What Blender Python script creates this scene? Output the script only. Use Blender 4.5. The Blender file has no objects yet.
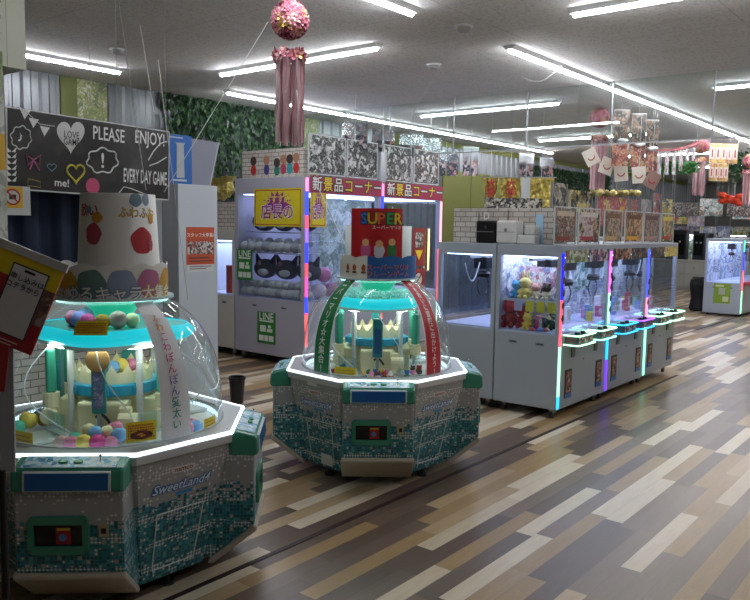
import bpy, bmesh, math, random
from mathutils import Vector, Matrix, Euler
random.seed(7)
PI=math.pi
C=bpy.context.scene.collection
SC=bpy.context.scene
# ------------------------------------------------------------------ helpers
def col(h,a=1.0):
    h=h.lstrip('#'); r=[int(h[i:i+2],16)/255 for i in (0,2,4)]
    return tuple((x/12.92 if x<=.04045 else ((x+.055)/1.055)**2.4) for x in r)+(a,)
_m={}
class N:
    """tiny node-expression helper"""
    def __init__(s,name):
        s.mat=bpy.data.materials.new(name); s.mat.use_nodes=True
        s.t=s.mat.node_tree; s.b=s.t.nodes['Principled BSDF']; s.out=s.t.nodes['Material Output']
    def n(s,typ,**k):
        x=s.t.nodes.new(typ)
        for a,b in k.items(): setattr(x,a,b)
        return x
    def put(s,sock,v):
        if isinstance(v,bpy.types.NodeSocket): s.t.links.new(v,sock)
        elif v is not None:
            sock.default_value=v
    def math(s,op,a,b=None,c=None):
        x=s.n('ShaderNodeMath',operation=op); s.put(x.inputs[0],a)
        if b is not None: s.put(x.inputs[1],b)
        if c is not None: s.put(x.inputs[2],c)
        return x.outputs[0]
    def uv(s): return s.n('ShaderNodeUVMap',uv_map='UVMap').outputs[0]
    def obj(s): return s.n('ShaderNodeTexCoord').outputs['Object']
    def geo(s): return s.n('ShaderNodeNewGeometry').outputs['Position']
    def xyz(s,v):
        x=s.n('ShaderNodeSeparateXYZ'); s.put(x.inputs[0],v); return x.outputs
    def comb(s,a,b,c=0.0):
        x=s.n('ShaderNodeCombineXYZ'); s.put(x.inputs[0],a); s.put(x.inputs[1],b); s.put(x.inputs[2],c); return x.outputs[0]
    def white(s,v):
        x=s.n('ShaderNodeTexWhiteNoise',noise_dimensions='3D'); s.put(x.inputs['Vector'],v); return x.outputs
    def noise(s,v,scale,det=2.0):
        x=s.n('ShaderNodeTexNoise'); s.put(x.inputs['Vector'],v); x.inputs['Scale'].default_value=scale; x.inputs['Detail'].default_value=det; return x.outputs
    def ramp(s,f,stops,const=False):
        x=s.n('ShaderNodeValToRGB'); r=x.color_ramp
        if const: r.interpolation='CONSTANT'
        while len(r.elements)<len(stops): r.elements.new(0.5)
        for e,(p,cc) in zip(r.elements,stops): e.position=p; e.color=cc
        s.put(x.inputs[0],f); return x.outputs[0]
    def mix(s,f,a,b):
        x=s.n('ShaderNodeMix',data_type='RGBA'); s.put(x.inputs[0],f); s.put(x.inputs[6],a); s.put(x.inputs[7],b); return x.outputs[2]
    def bump(s,h,st=.3,d=.01):
        x=s.n('ShaderNodeBump'); x.inputs['Strength'].default_value=st; x.inputs['Distance'].default_value=d
        s.put(x.inputs['Height'],h); s.put(s.b.inputs['Normal'],x.outputs[0])
    def base(s,c,rough=.5,metal=0.,**k):
        s.put(s.b.inputs['Base Color'],c); s.put(s.b.inputs['Roughness'],rough); s.put(s.b.inputs['Metallic'],metal)
        for a,b in k.items(): s.put(s.b.inputs[a.replace('_',' ')],b)
        return s.mat
def plain(hexc,rough=.5,metal=0.,**k):
    key=('p',hexc,rough,metal,tuple(sorted(k.items())))
    if key not in _m:
        x=N('mat_'+hexc.strip('#')); _m[key]=x.base(col(hexc),rough,metal,**k)
    return _m[key]
def emis(hexc,st):
    key=('e',hexc,st)
    if key not in _m:
        x=N('glow_'+hexc.strip('#')); _m[key]=x.base(col(hexc),.5,Emission_Color=col(hexc),Emission_Strength=st)
    return _m[key]
def glass(name='glass',tint='#ffffff',refl=1.0,ior=1.45,rough=0.0):
    key=('g',name)
    if key not in _m:
        x=N(name); t=x.n('ShaderNodeBsdfTransparent'); t.inputs[0].default_value=col(tint)
        g=x.n('ShaderNodeBsdfGlossy'); g.inputs['Roughness'].default_value=rough; g.inputs['Color'].default_value=(refl,refl,refl,1)
        lw=x.n('ShaderNodeLayerWeight'); lw.inputs[0].default_value=.5; f0=((ior-1)/(ior+1))**2; f=x.math('MULTIPLY_ADD',x.math('POWER',lw.outputs['Facing'],4.),1-f0,f0)
        m=x.n('ShaderNodeMixShader'); x.put(m.inputs[0],f); x.put(m.inputs[1],t.outputs[0]); x.put(m.inputs[2],g.outputs[0])
        x.put(x.out.inputs[0],m.outputs[0]); _m[key]=x.mat
    return _m[key]
def busy(name,cols,scale=14.,seed=0.,stretch=1.0,rough=.45,warp=.6):
    """printed poster art: irregular patches out of a palette, on the UV in metres"""
    key=('b',name,tuple(cols),scale,seed,stretch)
    if key not in _m:
        x=N('print_'+name); u=x.xyz(x.uv()); v=x.comb(x.math('ADD',x.math('MULTIPLY',u[0],stretch),seed*7.13),u[1],seed)
        nz=x.noise(v,scale*.6,3.)[1]
        ad=x.n('ShaderNodeVectorMath',operation='MULTIPLY_ADD'); x.put(ad.inputs[0],nz); ad.inputs[1].default_value=(warp/scale*2,)*3; x.put(ad.inputs[2],v)
        vo=x.n('ShaderNodeTexVoronoi'); x.put(vo.inputs['Vector'],ad.outputs[0]); vo.inputs['Scale'].default_value=scale*1.15
        r=x.xyz(vo.outputs['Color'])[0]
        k=len(cols); c=x.ramp(r,[(i/k,col(h)) for i,h in enumerate(cols)],True)
        v2=x.n('ShaderNodeTexVoronoi'); x.put(v2.inputs['Vector'],ad.outputs[0]); v2.inputs['Scale'].default_value=scale*4.5
        r2=x.xyz(v2.outputs['Color'])[1]; c=x.mix(x.math('MULTIPLY',x.math('LESS_THAN',r2,.42),.38),c,col('#3c3634')); c=x.mix(x.math('MULTIPLY',x.math('GREATER_THAN',r2,.84),.45),c,col('#cfcac4')); hs=x.n('ShaderNodeHueSaturation'); hs.inputs['Saturation'].default_value=.82; hs.inputs['Value'].default_value=.92; x.put(hs.inputs['Color'],c); c=hs.outputs[0]
        _m[key]=x.base(c,rough)
    return _m[key]
class MB:
    def __init__(s): s.v=[];s.f=[];s.mi=[];s.m=0;s.sm=[];s.smooth=False
    def add(s,vs,fs):
        o=len(s.v); s.v+= [tuple(p) for p in vs]
        for f in fs: s.f.append(tuple(o+i for i in f)); s.mi.append(s.m); s.sm.append(s.smooth)
        return s
    def box(s,x0,x1,y0,y1,z0,z1,M=None):
        vs=[Vector(p) for p in ((x0,y0,z0),(x1,y0,z0),(x1,y1,z0),(x0,y1,z0),(x0,y0,z1),(x1,y0,z1),(x1,y1,z1),(x0,y1,z1))]
        if M: vs=[M@p for p in vs]
        return s.add(vs,[(0,3,2,1),(4,5,6,7),(0,1,5,4),(1,2,6,5),(2,3,7,6),(3,0,4,7)])
    def quad(s,a,b,c,d): return s.add([a,b,c,d],[(0,1,2,3)])
    def slab(s,pts,off):
        """polygon with thickness: pts ccw, off = extrusion vector"""
        k=len(pts); o=Vector(off); vs=[Vector(p) for p in pts]; vs+= [p+o for p in vs]
        fs=[tuple(range(k))[::-1],tuple(range(k,2*k))]+[(i,(i+1)%k,(i+1)%k+k,i+k) for i in range(k)]
        return s.add(vs,fs)
    def loft(s,rings,cap0=True,cap1=True,close=True):
        k=len(rings[0]); vs=[p for r in rings for p in r]; fs=[]
        for j in range(len(rings)-1):
            for i in range(k if close else k-1):
                fs.append((j*k+i,j*k+(i+1)%k,(j+1)*k+(i+1)%k,(j+1)*k+i))
        if cap0: fs.append(tuple(range(k))[::-1])
        if cap1: fs.append(tuple((len(rings)-1)*k+i for i in range(k)))
        return s.add(vs,fs)
    def lathe(s,prof,n=32,cx=0,cy=0,cap0=False,cap1=False,a0=0,a1=2*PI):
        full=abs(a1-a0-2*PI)<1e-6; k=n if full else n+1
        rings=[[(cx+r*math.cos(a0+(a1-a0)*i/n),cy+r*math.sin(a0+(a1-a0)*i/n),z) for i in range(k)] for r,z in prof]
        return s.loft(rings,cap0,cap1,full)
    def cyl(s,p0,p1,r,n=8,r1=None):
        p0,p1=Vector(p0),Vector(p1); d=(p1-p0); q=d.to_track_quat('Z','Y').to_matrix(); r1=r if r1 is None else r1
        R=[[p+q@Vector((rr*math.cos(2*PI*i/n),rr*math.sin(2*PI*i/n),0)) for i in range(n)] for p,rr in((p0,r),(p1,r1))]
        return s.loft(R)
    def tube(s,pts,r,n=6):
        pts=[Vector(p) for p in pts]; R=[]
        for i,p in enumerate(pts):
            d=(pts[min(i+1,len(pts)-1)]-pts[max(i-1,0)]); q=d.to_track_quat('Z','Y').to_matrix()
            R.append([p+q@Vector((r*math.cos(2*PI*j/n),r*math.sin(2*PI*j/n),0)) for j in range(n)])
        return s.loft(R)
    def ball(s,c,r,n=12,m=8,sc=(1,1,1),jit=0,M=None):
        R=[]
        for j in range(m+1):
            t=PI*(j/m)*.998+.003; 
            R.append([])
            for i in range(n):
                k=r*(1+jit*(random.random()-.5)); p=Vector((k*sc[0]*math.sin(t)*math.cos(2*PI*i/n),k*sc[1]*math.sin(t)*math.sin(2*PI*i/n),-k*sc[2]*math.cos(t)))
                if M: p=M@p
                R[-1].append(p+Vector(c))
        sm=s.smooth; s.smooth=True; s.loft(R); s.smooth=sm; return s
    def build(s,name,mats,parent=None,bevel=0,seg=2,kind=None,label=None):
        me=bpy.data.meshes.new(name); me.from_pydata([tuple(p) for p in s.v],[],s.f); me.update()
        uv=me.uv_layers.new(name='UVMap'); V=me.vertices
        for p in me.polygons:
            n=p.normal
            if abs(n.z)>.9: ax,ay=Vector((1,0,0)),Vector((0,1,0))
            else:
                ax=Vector((-n.y,n.x,0)).normalized(); ay=Vector((0,0,1))
            for li in p.loop_indices:
                co=V[me.loops[li].vertex_index].co; uv.data[li].uv=(co.dot(ax),co.dot(ay))
        if not isinstance(mats,(list,tuple)): mats=[mats]
        for m in mats: me.materials.append(m)
        me.polygons.foreach_set('material_index',s.mi); me.polygons.foreach_set('use_smooth',s.sm)
        o=bpy.data.objects.new(name,me); C.objects.link(o)
        if parent: o.parent=parent
        if bevel:
            b=o.modifiers.new('bevel','BEVEL'); b.width=bevel; b.segments=seg; b.limit_method='ANGLE'; b.angle_limit=.6
        if kind: o['kind']=kind
        if label: o['label']=label
        return o
def tag(o,label,cat,group=None,kind=None):
    o['label']=label; o['category']=cat
    if group: o['group']=group
    if kind: o['kind']=kind
    return o
def thing(name,label,cat,loc=(0,0,0),rz=0,group=None):
    o=bpy.data.objects.new(name,None); C.objects.link(o); o.empty_display_size=.1
    o.location=loc; o.rotation_euler=(0,0,rz); return tag(o,label,cat,group)
def copy_tree(o,parent=None):
    c=o.copy(); C.objects.link(c)
    if parent: c.parent=parent
    for ch in list(o.children): copy_tree(ch,c)
    return c
def dup(root,loc,rz,label,group=None):
    r=copy_tree(root); r.location=loc; r.rotation_euler=(0,0,rz); r['label']=label
    if group: r['group']=group
    return r
_tx={}
def glyphs(s,size,off=0,res=2):
    """verts/faces of a line of lettering, centred on 0"""
    key=(s,off,res)
    if key not in _tx:
        c=bpy.data.curves.new('t','FONT'); c.body=s; c.size=1; c.resolution_u=res; c.align_x='CENTER'; c.align_y='CENTER'; c.offset=off
        o=bpy.data.objects.new('t',c); C.objects.link(o); dg=bpy.context.evaluated_depsgraph_get()
        m=o.evaluated_get(dg).to_mesh(); V=[v.co.copy() for v in m.vertices]; F=[tuple(p.vertices) for p in m.polygons]
        o.evaluated_get(dg).to_mesh_clear(); bpy.data.objects.remove(o); bpy.data.curves.remove(c)
        _tx[key]=(V,F)
    V,F=_tx[key]; return [v*size for v in V],F
def frame(o,xa,ya):
    """matrix from plane coords (x along xa, y along ya, z out) to local"""
    xa=Vector(xa).normalized(); ya=Vector(ya).normalized(); za=xa.cross(ya)
    M=Matrix((xa,ya,za)).transposed().to_4x4(); M.translation=Vector(o); return M
def put_text(mb,s,size,M,x=0,y=0,off=0,z=.002,fn=None,sx=1):
    V,F=glyphs(s,size,off)
    if fn: mb.add([fn(v.x*sx+x,v.y+y,z) for v in V],F)
    else: mb.add([M@Vector((v.x*sx+x,v.y+y,z)) for v in V],F)
def text(name,s,size,M,mat,parent=None,x=0,y=0,off=0,z=.002,fn=None,sx=1):
    mb=MB(); put_text(mb,s,size,M,x,y,off,z,fn,sx); return mb.build(name,mat,parent)
def flat(mb,M,x0,x1,y0,y1,z0=0,z1=.001):
    mb.box(x0,x1,y0,y1,z0,z1,M)
def disc(mb,M,cx,cy,r,z=.002,n=14,sx=1,sy=1):
    vs=[M@Vector((cx+r*sx*math.cos(2*PI*i/n),cy+r*sy*math.sin(2*PI*i/n),z)) for i in range(n)]; mb.add(vs,[tuple(range(n))])
def struct(name,mb,m): return mb.build(name,m,kind='structure')
WHITE=plain('#d9dbdd',.45); SILVER=plain('#9ea2a6',.35,.4); BLACK=plain('#0d0d0f',.5); CHROME=plain('#c0c4c8',.2,1.0)
# ------------------------------------------------------------------ camera (calibrated to the room's three directions)
Fpx=764.88; PT,RO,YW=0.0968900,0.0154194,0.6773374; H=1.9
def Rm(m): return Matrix(m)
Rc=Rm(((math.cos(RO),-math.sin(RO),0),(math.sin(RO),math.cos(RO),0),(0,0,1)))@Rm(((1,0,0),(0,math.cos(PT),-math.sin(PT)),(0,math.sin(PT),math.cos(PT))))
Wx=Rc@Vector((math.cos(YW),0,-math.sin(YW))); Wy=Rc@Vector((math.sin(YW),0,math.cos(YW))); Wz=Rc@Vector((0,-1,0))
MW=Rm((Wx,Wy,Wz))              # camera-space (x right, y down, z forward) -> world
right,up,back=MW@Vector((1,0,0)),MW@Vector((0,-1,0)),MW@Vector((0,0,-1))
cd=bpy.data.cameras.new('camera'); cam=bpy.data.objects.new('camera',cd); C.objects.link(cam)
cam.matrix_world=Matrix.Translation((0,0,H))@Rm((right,up,back)).transposed().to_4x4()
cd.sensor_width=36; cd.lens=Fpx/750*36; cd.clip_end=200; SC.camera=cam
# ------------------------------------------------------------------ setting
CH=3.7
def mat_floor():
    x=N('vinyl_planks'); p=x.xyz(x.geo()); W=.116; L=1.085
    sx=x.math('DIVIDE',x.math('ADD',p[0],1.859+W*100),W); ix=x.math('FLOOR',sx)
    r1=x.white(x.comb(ix,3.3))[0]
    sy=x.math('ADD',x.math('DIVIDE',p[1],L),x.math('MULTIPLY',r1,7.0)); iy=x.math('FLOOR',sy)
    r=x.white(x.comb(ix,iy,1.7))[0]
    c=x.ramp(r,[(0,col('#645348')),(.19,col('#7c6a5a')),(.33,col('#6c5c50')),(.42,col('#a2875f')),(.58,col('#b59c79')),(.70,col('#a98f6e')),(.76,col('#dccfb8')),(.9,col('#cfc0a6'))],True)
    g=x.noise(x.comb(x.math('MULTIPLY',p[0],1.0),x.math('MULTIPLY',p[1],.12),r),38.,4.)[0]
    g2=x.math('MULTIPLY_ADD',g,.36,.80)
    v=x.n('ShaderNodeVectorMath',operation='SCALE'); x.put(v.inputs[0],c); x.put(v.inputs['Scale'],g2)
    fx=x.math('FRACT',sx); fy=x.math('FRACT',sy)
    e=x.math('MAXIMUM',x.math('GREATER_THAN',x.math('ABSOLUTE',x.math('SUBTRACT',fx,.5)),.489),x.math('GREATER_THAN',x.math('ABSOLUTE',x.math('SUBTRACT',fy,.5)),.4985))
    cc=x.mix(x.math('MULTIPLY',e,.45),v.outputs[0],col('#4a4038'))
    ro=x.math('MULTIPLY_ADD',x.noise(x.geo(),3.)[0],.12,.25)
    x.base(cc,ro,Specular_IOR_Level=.38); x.bump(x.math('MULTIPLY_ADD',e,-1.,g),.06,.003); return x.mat
struct('floor',MB().box(-9.3,6,-4,32,-.1,0),mat_floor())
def mat_ceiling():
    x=N('gypsum_tiles'); p=x.xyz(x.geo())
    n1=x.noise(x.geo(),42.,5.)[0]; sp=x.math('GREATER_THAN',n1,.56)
    fx=x.math('FRACT',x.math('DIVIDE',p[0],1.82)); fy=x.math('FRACT',x.math('DIVIDE',p[1],.91))
    e=x.math('MAXIMUM',x.math('LESS_THAN',fx,.004),x.math('LESS_THAN',fy,.008))
    c=x.mix(x.math('MULTIPLY',sp,.34),col('#d4d3d0'),col('#8e8e90')); c=x.mix(x.math('MULTIPLY',e,.4),c,col('#505052'))
    st=x.math('GREATER_THAN',x.noise(x.geo(),.9,3.)[0],.64); c=x.mix(x.math('MULTIPLY',st,.10),c,col('#6f675c'))
    x.base(c,.9); x.bump(n1,.25,.004); return x.mat
struct('ceiling',MB().box(-9.3,6,-4,32,CH,CH+.1),mat_ceiling())
CORR=plain('#66696c',.35,.6)
def corrugated(name,a,b,x,sgn):
    mb=MB(); y=a; pts=[]
    while y<b: pts+= [(y,0),(y+.085,0),(y+.115,.03),(y+.2,.03),(y+.23,0)]; y+=.23
    vs=[];fs=[]
    for i,(q,d) in enumerate(pts):
        vs+= [(x+sgn*d,q,0),(x+sgn*d,q,CH)]
        if i: fs.append((2*i-2,2*i,2*i+1,2*i-1))
    mb.add(vs,fs); mb.box(x-.1 if sgn>0 else x+.05,x-.02 if sgn>0 else x+.1,a,b,0,CH); return struct(name,mb,CORR)
corrugated('wall_left',-4,31.9,-9.2,1)
struct('wall_back',MB().box(-9.3,6,31.9,32,0,CH),plain('#8a8a86',.7))
struct('wall_right',MB().box(5.9,6,-4,32,0,CH),plain('#a5a39d',.7))
struct('wall_front',MB().box(-9.3,6,-4.1,-4,0,CH),plain('#a5a39d',.7))
struct('trim_1',MB().box(-3.135,-3.1,.0,10.25,0,.004),plain('#2a1014',.5))
struct('trim_2',MB().box(-4.33,-4.3,14.0,24,0,.004),plain('#2a1a1a',.5))
# ---- ceiling lights
TUBE=emis('#f8faff',60.0); HOUS=plain('#c9cbcc',.5)
def light_proto():
    t=thing('ceiling_light','x','ceiling light',group='x')
    mb=MB(); mb.loft([[(-.075,y,0),(-.035,y,-.036),(.035,y,-.036),(.075,y,0)] for y in (-1.21,1.21)]); mb.build('housing',HOUS,t)
    mb=MB(); mb.smooth=True
    mb.loft([[(.024*math.cos(a),y,-.048+.019*math.sin(a)) for a in [2*PI*i/8 for i in range(8)]] for y in (-1.18,1.18)]); mb.build('tube',TUBE,t)
    return t
lp=None
def add_light(x,y,rz,label,group):
    global lp
    if lp is None: lp=light_proto(); lp.location=(x,y,CH); lp.rotation_euler=(0,0,rz); lp['label']=label; lp['group']=group
    else: dup(lp,(x,y,CH),rz,label,group)
rowL='tube light in the end-to-end ceiling line nearest the corrugated wall'
rowM='tube light in the end-to-end ceiling line running over the grey claw machine cabinets'
add_light(-8.2,4.12,0,'ceiling tube light at upper left over the black chalkboard banner','tube light over the banner')
for i in range(4): add_light(-8.22,8.15+2.48*i,0,rowL,'left line of tube lights')
add_light(-3.9,4.10,0,'ceiling tube light cut by the top edge of the picture, above the two domed machines','tube light over the domes')
for i in range(9): add_light(-3.88,8.09+2.48*i,0,rowM,'middle line of tube lights')
cross={6.08:'nearest crosswise ceiling tube light before the glass barrier',10.17:'crosswise ceiling tube light just behind the glass smoke barrier',14.25:'crosswise ceiling tube light in the second row beyond the glass barrier',18.35:'crosswise ceiling tube light in the third row beyond the glass barrier',22.4:'crosswise ceiling tube light in the farthest row of the hall'}
for y,l in cross.items():
    for x,w in ((-6.1,' on the left side'),(-1.65,' on the right side')): add_light(x,y,PI/2,l+w,'crosswise tube lights'+w)
for y in (3.,8.09,13.,18.): add_light(.6,y,0,'tube light on the ceiling outside the right edge of the picture','tube lights at the right')
# ---- glass smoke barrier
G=9.25
t=thing('smoke_barrier','clear glass smoke barrier hanging across the ceiling between slim metal posts','glass barrier',(0,G,0))
xs=[-9.1,-7.2,-6.06,-4.91,-3.75,-2.57,-1.4,-.2,1,2.2,3.4,4.6,5.8]
for a,b in zip(xs,xs[1:]): MB().box(a+.008,b-.008,-.003,.003,2.95,CH).build('glass_pane',glass('barrier_glass','#eef3f2',1.0,1.6),t)
for a in xs[1:-1]: MB().box(a-.008,a+.008,-.01,.01,2.93,CH).build('post',SILVER,t)
MB().box(xs[0],xs[-1],-.007,.007,2.935,2.95).build('bottom_rail',SILVER,t)
# ---- smoke detectors
for l,lab,(x,y) in ((0,'round white smoke detector on the ceiling between the upper tube lights',(-3.85,6.0)),(1,'small round detector on the ceiling left of centre near the thin hanging cord',(-7.3,4.7)),(2,'small round detector on the ceiling near the start of the middle light line',(-5.0,7.2))):
    t=thing('smoke_detector',lab,'smoke detector',(x,y,CH),group='ceiling detectors')
    MB().lathe([(.0,-.05),(.05,-.05),(.065,-.03),(.065,-.012)],16).build('sensor_head',plain('#a8a8a6',.5),t); MB().lathe([(0,-.014),(.085,-.014),(.085,0)],16).build('base_plate',WHITE,t)
# ---- wall panels and ivy
def leafmat(name,a,b,c,sc=9):
    return busy(name,[a,b,c,a,b],sc,2.0,1.0,.6,1.2)
LEAFP=leafmat('leaf_paper','#7d8a3e','#94995a','#66783c'); OLIVE=plain('#5f6124',.7)
for (y0,y1,z0,z1,m,l) in ((5.08,5.3,2.4,3.69,plain('#4e5322',.7),'narrow dark olive wall panel above the chalkboard banner'),(5.3,5.72,2.4,3.69,LEAFP,'pale green leaf-print wall panel above the chalkboard banner'),
    (9.3,9.75,2.0,3.69,LEAFP,'leaf-print panel on the wall behind the hanging tinsel tassel'),(13.6,14.7,1.3,3.1,OLIVE,'olive green panel on the wall, left one behind the gold foil banners'),(14.72,16.8,1.3,3.1,OLIVE,'olive green panel on the wall, right one behind the gold foil banners'),(11.7,12.1,2.0,3.69,plain('#4f5424',.7),'narrow olive strip on the wall behind the black and white posters'),(12.1,30,3.58,3.69,plain('#666b2a',.7),'long olive band running along the top of the corrugated wall')):
    tag(MB().box(-9.17,-9.14,y0,y1,z0,z1).build('wall_panel',m),l,'wall panel')
def ivy(name,label,x,y0,y1,z1,fz,n,fl=.08):
    mb=MB()
    for i in range(n):
        y=random.uniform(y0,y1); z=z1-random.random()**1.25*fz(y); r=random.uniform(.025,.05); a=random.uniform(0,6.28)
        M=Matrix.Translation((x+random.uniform(0,fl),y,z))@Euler((random.uniform(-.6,.6),random.uniform(.9,1.9),a)).to_matrix().to_4x4()
        mb.m=0 if random.random()<.7 else 1
        mb.add([M@Vector(p) for p in ((-r,0,0),(0,-r*.7,.1*r),(r*1.2,0,0),(0,r*.7,.1*r))],[(0,1,2,3)])
    for k in range(int((y1-y0)*5)):
        y=y0+k/5; mb.m=2; d=fz(y)*.9; mb.tube([(x,y,z1),(x+.03,y+.05,z1-d/2),(x,y,z1-d)],.004,4)
    return tag(mb.build(name,[plain('#1f3f26',.7),plain('#3f6238',.7),plain('#26351f',.7)]),label,'ivy',kind='stuff')
ivy('ivy','artificial green ivy hanging down the corrugated wall from the ceiling',-9.13,6.55,9.3,3.68,lambda y:1.0+.35*math.sin(y*5)+.2*math.sin(y*17)+(.5 if y>7.9 else 0),3000)
ivy('ivy','dark ivy on the far stretch of wall behind the card posters',-9.13,17.6,22.5,3.45,lambda y:.7+.15*math.sin(y*5),2600)
# ------------------------------------------------------------------ domed crane games
def mat_pixel():
    x=N('pixel_print'); u=x.xyz(x.uv()); S=.0185
    a=x.math('DIVIDE',u[0],S); b=x.math('DIVIDE',u[1],S); ia=x.math('FLOOR',a); ib=x.math('FLOOR',b)
    fa=x.math('SUBTRACT',x.math('FRACT',a),.5); fb=x.math('SUBTRACT',x.math('FRACT',b),.5)
    w=x.white(x.comb(ia,ib,0.))[0]; w2=x.white(x.comb(ia,ib,5.))[0]; colr=x.white(x.comb(ia,9.,2.))[0]
    # density of teal dots falls with height
    dn=x.ramp(x.math('DIVIDE',u[1],.8),[(0,(1,1,1,1)),(.50,(.97,.97,.97,1)),(.60,(.55,.55,.55,1)),(.66,(0,0,0,1))])
    on=x.math('LESS_THAN',w,dn)
    rr=x.math('SQRT',x.math('ADD',x.math('MULTIPLY',fa,fa),x.math('MULTIPLY',fb,fb)))
    dot=x.math('LESS_THAN',rr,.46)
    teal=x.ramp(w2,[(0,col('#12616e')),(.35,col('#1a7f8d')),(.6,col('#2a909b')),(.8,col('#155663')),(.93,col('#4aa3a8'))],True)
    under=x.ramp(w2,[(0,col('#47777f')),(.5,col('#628a8f'))],True)
    inner=x.mix(dot,under,teal); silver=col('#a3a5a8')
    c=x.mix(on,silver,inner)
    # white plus marks in bands (v = .62, .44, .28, .16)
    ax,bx=x.math('ABSOLUTE',fa),x.math('ABSOLUTE',fb)
    plus=x.math('MAXIMUM',x.math('MULTIPLY',x.math('LESS_THAN',ax,.12),x.math('LESS_THAN',bx,.42)),x.math('MULTIPLY',x.math('LESS_THAN',bx,.12),x.math('LESS_THAN',ax,.42)))
    pr=x.ramp(x.math('DIVIDE',u[1],.8),[(0,(.1,)*3+(1,)),(.10,(.08,)*3+(1,)),(.19,(.9,)*3+(1,)),(.215,(.10,)*3+(1,)),(.30,(.05,)*3+(1,)),(.355,(.95,)*3+(1,)),(.385,(.10,)*3+(1,)),(.47,(.06,)*3+(1,)),(.54,(.92,)*3+(1,)),(.57,(.6,)*3+(1,)),(.62,(.22,)*3+(1,)),(.70,(.02,)*3+(1,)),(.74,(.03,)*3+(1,)),(.80,(.45,)*3+(1,)),(.835,(.95,)*3+(1,)),(.87,(.25,)*3+(1,)),(.9,(0,0,0,1))][:32])
    w3=x.white(x.comb(ia,ib,11.))[0]
    po=x.math('MULTIPLY',plus,x.math('LESS_THAN',w3,x.math('MULTIPLY',pr,.9)))
    c=x.mix(po,c,col('#dfe6e6'))
    return x.base(c,.34,.15)
PIX=mat_pixel(); GREEN=plain('#3d8a72',.25); CREAMW=plain('#b5aea0',.4); BLUEP=plain('#2360a2',.22); CREAM=plain('#efe6c0',.5); BAND=plain('#2f9fc4',.35)
DOME=glass('acrylic_dome','#fbfefd',1.,1.38,.02)
RIMG=emis('#eef7ff',2.2)
def mat_led():
    x=N('led_dots'); u=x.xyz(x.obj()); a=x.math('ARCTAN2',u[1],u[0]); f=x.math('FRACT',x.math('MULTIPLY',a,22.))
    on=x.math('GREATER_THAN',f,.35); c=x.mix(on,col('#3b6a99'),col('#cfe6ff')); x.base(c,.4,Emission_Color=(.62,.84,1,1)); x.put(x.b.inputs['Emission Strength'],x.math('MULTIPLY_ADD',on,1.6,.1)); return x.mat
LEDR=mat_led()
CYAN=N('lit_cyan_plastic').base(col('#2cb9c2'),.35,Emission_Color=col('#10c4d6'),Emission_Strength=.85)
def mat_consoletop():
    x=N('console_print'); v=x.uv(); vo=x.n('ShaderNodeTexVoronoi'); x.put(vo.inputs[0],v); vo.inputs['Scale'].default_value=38
    r=x.xyz(vo.outputs['Color'])[0]
    return x.base(x.ramp(r,[(0,col('#a8d4e6')),(.35,col('#d5e8ee')),(.55,col('#6fb6d6')),(.75,col('#e6eef0')),(.9,col('#3f8fc0'))],True),.3)
CTOP=mat_consoletop()
def oct_(D,a,z):
    o=[]
    for k in range(4):
        c,s=math.cos(k*PI/2),math.sin(k*PI/2)
        for v in (-a,a): o.append((D*c-v*s,D*s+v*c,z))
    return o
RD,ZD,HD=.590,.80,.75
def dome_r(h): return RD*math.sqrt(max(0,1-(h/HD)**2.8))
HT=.695
_arc=[0]; _n=60
for i in range(_n):
    h0,h1=HT*i/_n,HT*(i+1)/_n; _arc.append(_arc[-1]+math.hypot(h1-h0,dome_r(h1)-dome_r(h0)))
def dome_pt(az,s,w,out=.004):
    """point on the dome: azimuth az, arc length s up from the rim, w sideways metres (narrowing upwards)"""
    s=max(0,min(s,_arc[-1]-1e-6)); i=0
    while _arc[i+1]<s: i+=1
    h=HT*(i+(s-_arc[i])/(_arc[i+1]-_arc[i]))/_n; r=dome_r(h)
    a=az+w/RD*(1.0 if r>.5 else 1.0+.25*(.5-r)/.2)
    dr=(dome_r(min(h+.004,HT))-dome_r(max(h-.004,0)))/(min(h+.004,HT)-max(h-.004,0)); nr=Vector((1,-dr)).normalized(); r2=r+nr.x*out
    return Vector((r2*math.cos(a),r2*math.sin(a),ZD+h+nr.y*out))
def dome_patch(name,az,s0,s1,w0,w1,mat,par,out=.006,n=16,m=4,thick=.0015):
    mb=MB(); R=[]
    for j in range(n+1):
        s=s0+(s1-s0)*j/n; R.append([dome_pt(az,s,w0+(w1-w0)*i/m,out) for i in range(m+1)]+[dome_pt(az,s,w0+(w1-w0)*i/m,out+thick) for i in range(m,-1,-1)])
    mb.loft(R); return mb.build(name,mat,par)
def wave_band(name,r,z0,z1,a0,a1,mat,par,amp=.012,waves=9,n=60,inner=.004):
    mb=MB(); R=[]
    for i in range(n+1):
        a=a0+(a1-a0)*i/n; zt=z1+amp*abs(math.sin((a)*waves/2))*2-amp
        c,s=math.cos(a),math.sin(a); R.append([(r*c,r*s,z0),(r*c,r*s,zt),((r-inner)*c,(r-inner)*s,zt),((r-inner)*c,(r-inner)*s,z0)])
    mb.loft(R); return mb.build(name,mat,par)
def cyl_fn(r,a0,z0,slope=0):
    return lambda x,y,z:(Vector(((r+z-slope*y)*math.cos(a0+x/r),(r+z-slope*y)*math.sin(a0+x/r),z0+y)))
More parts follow.
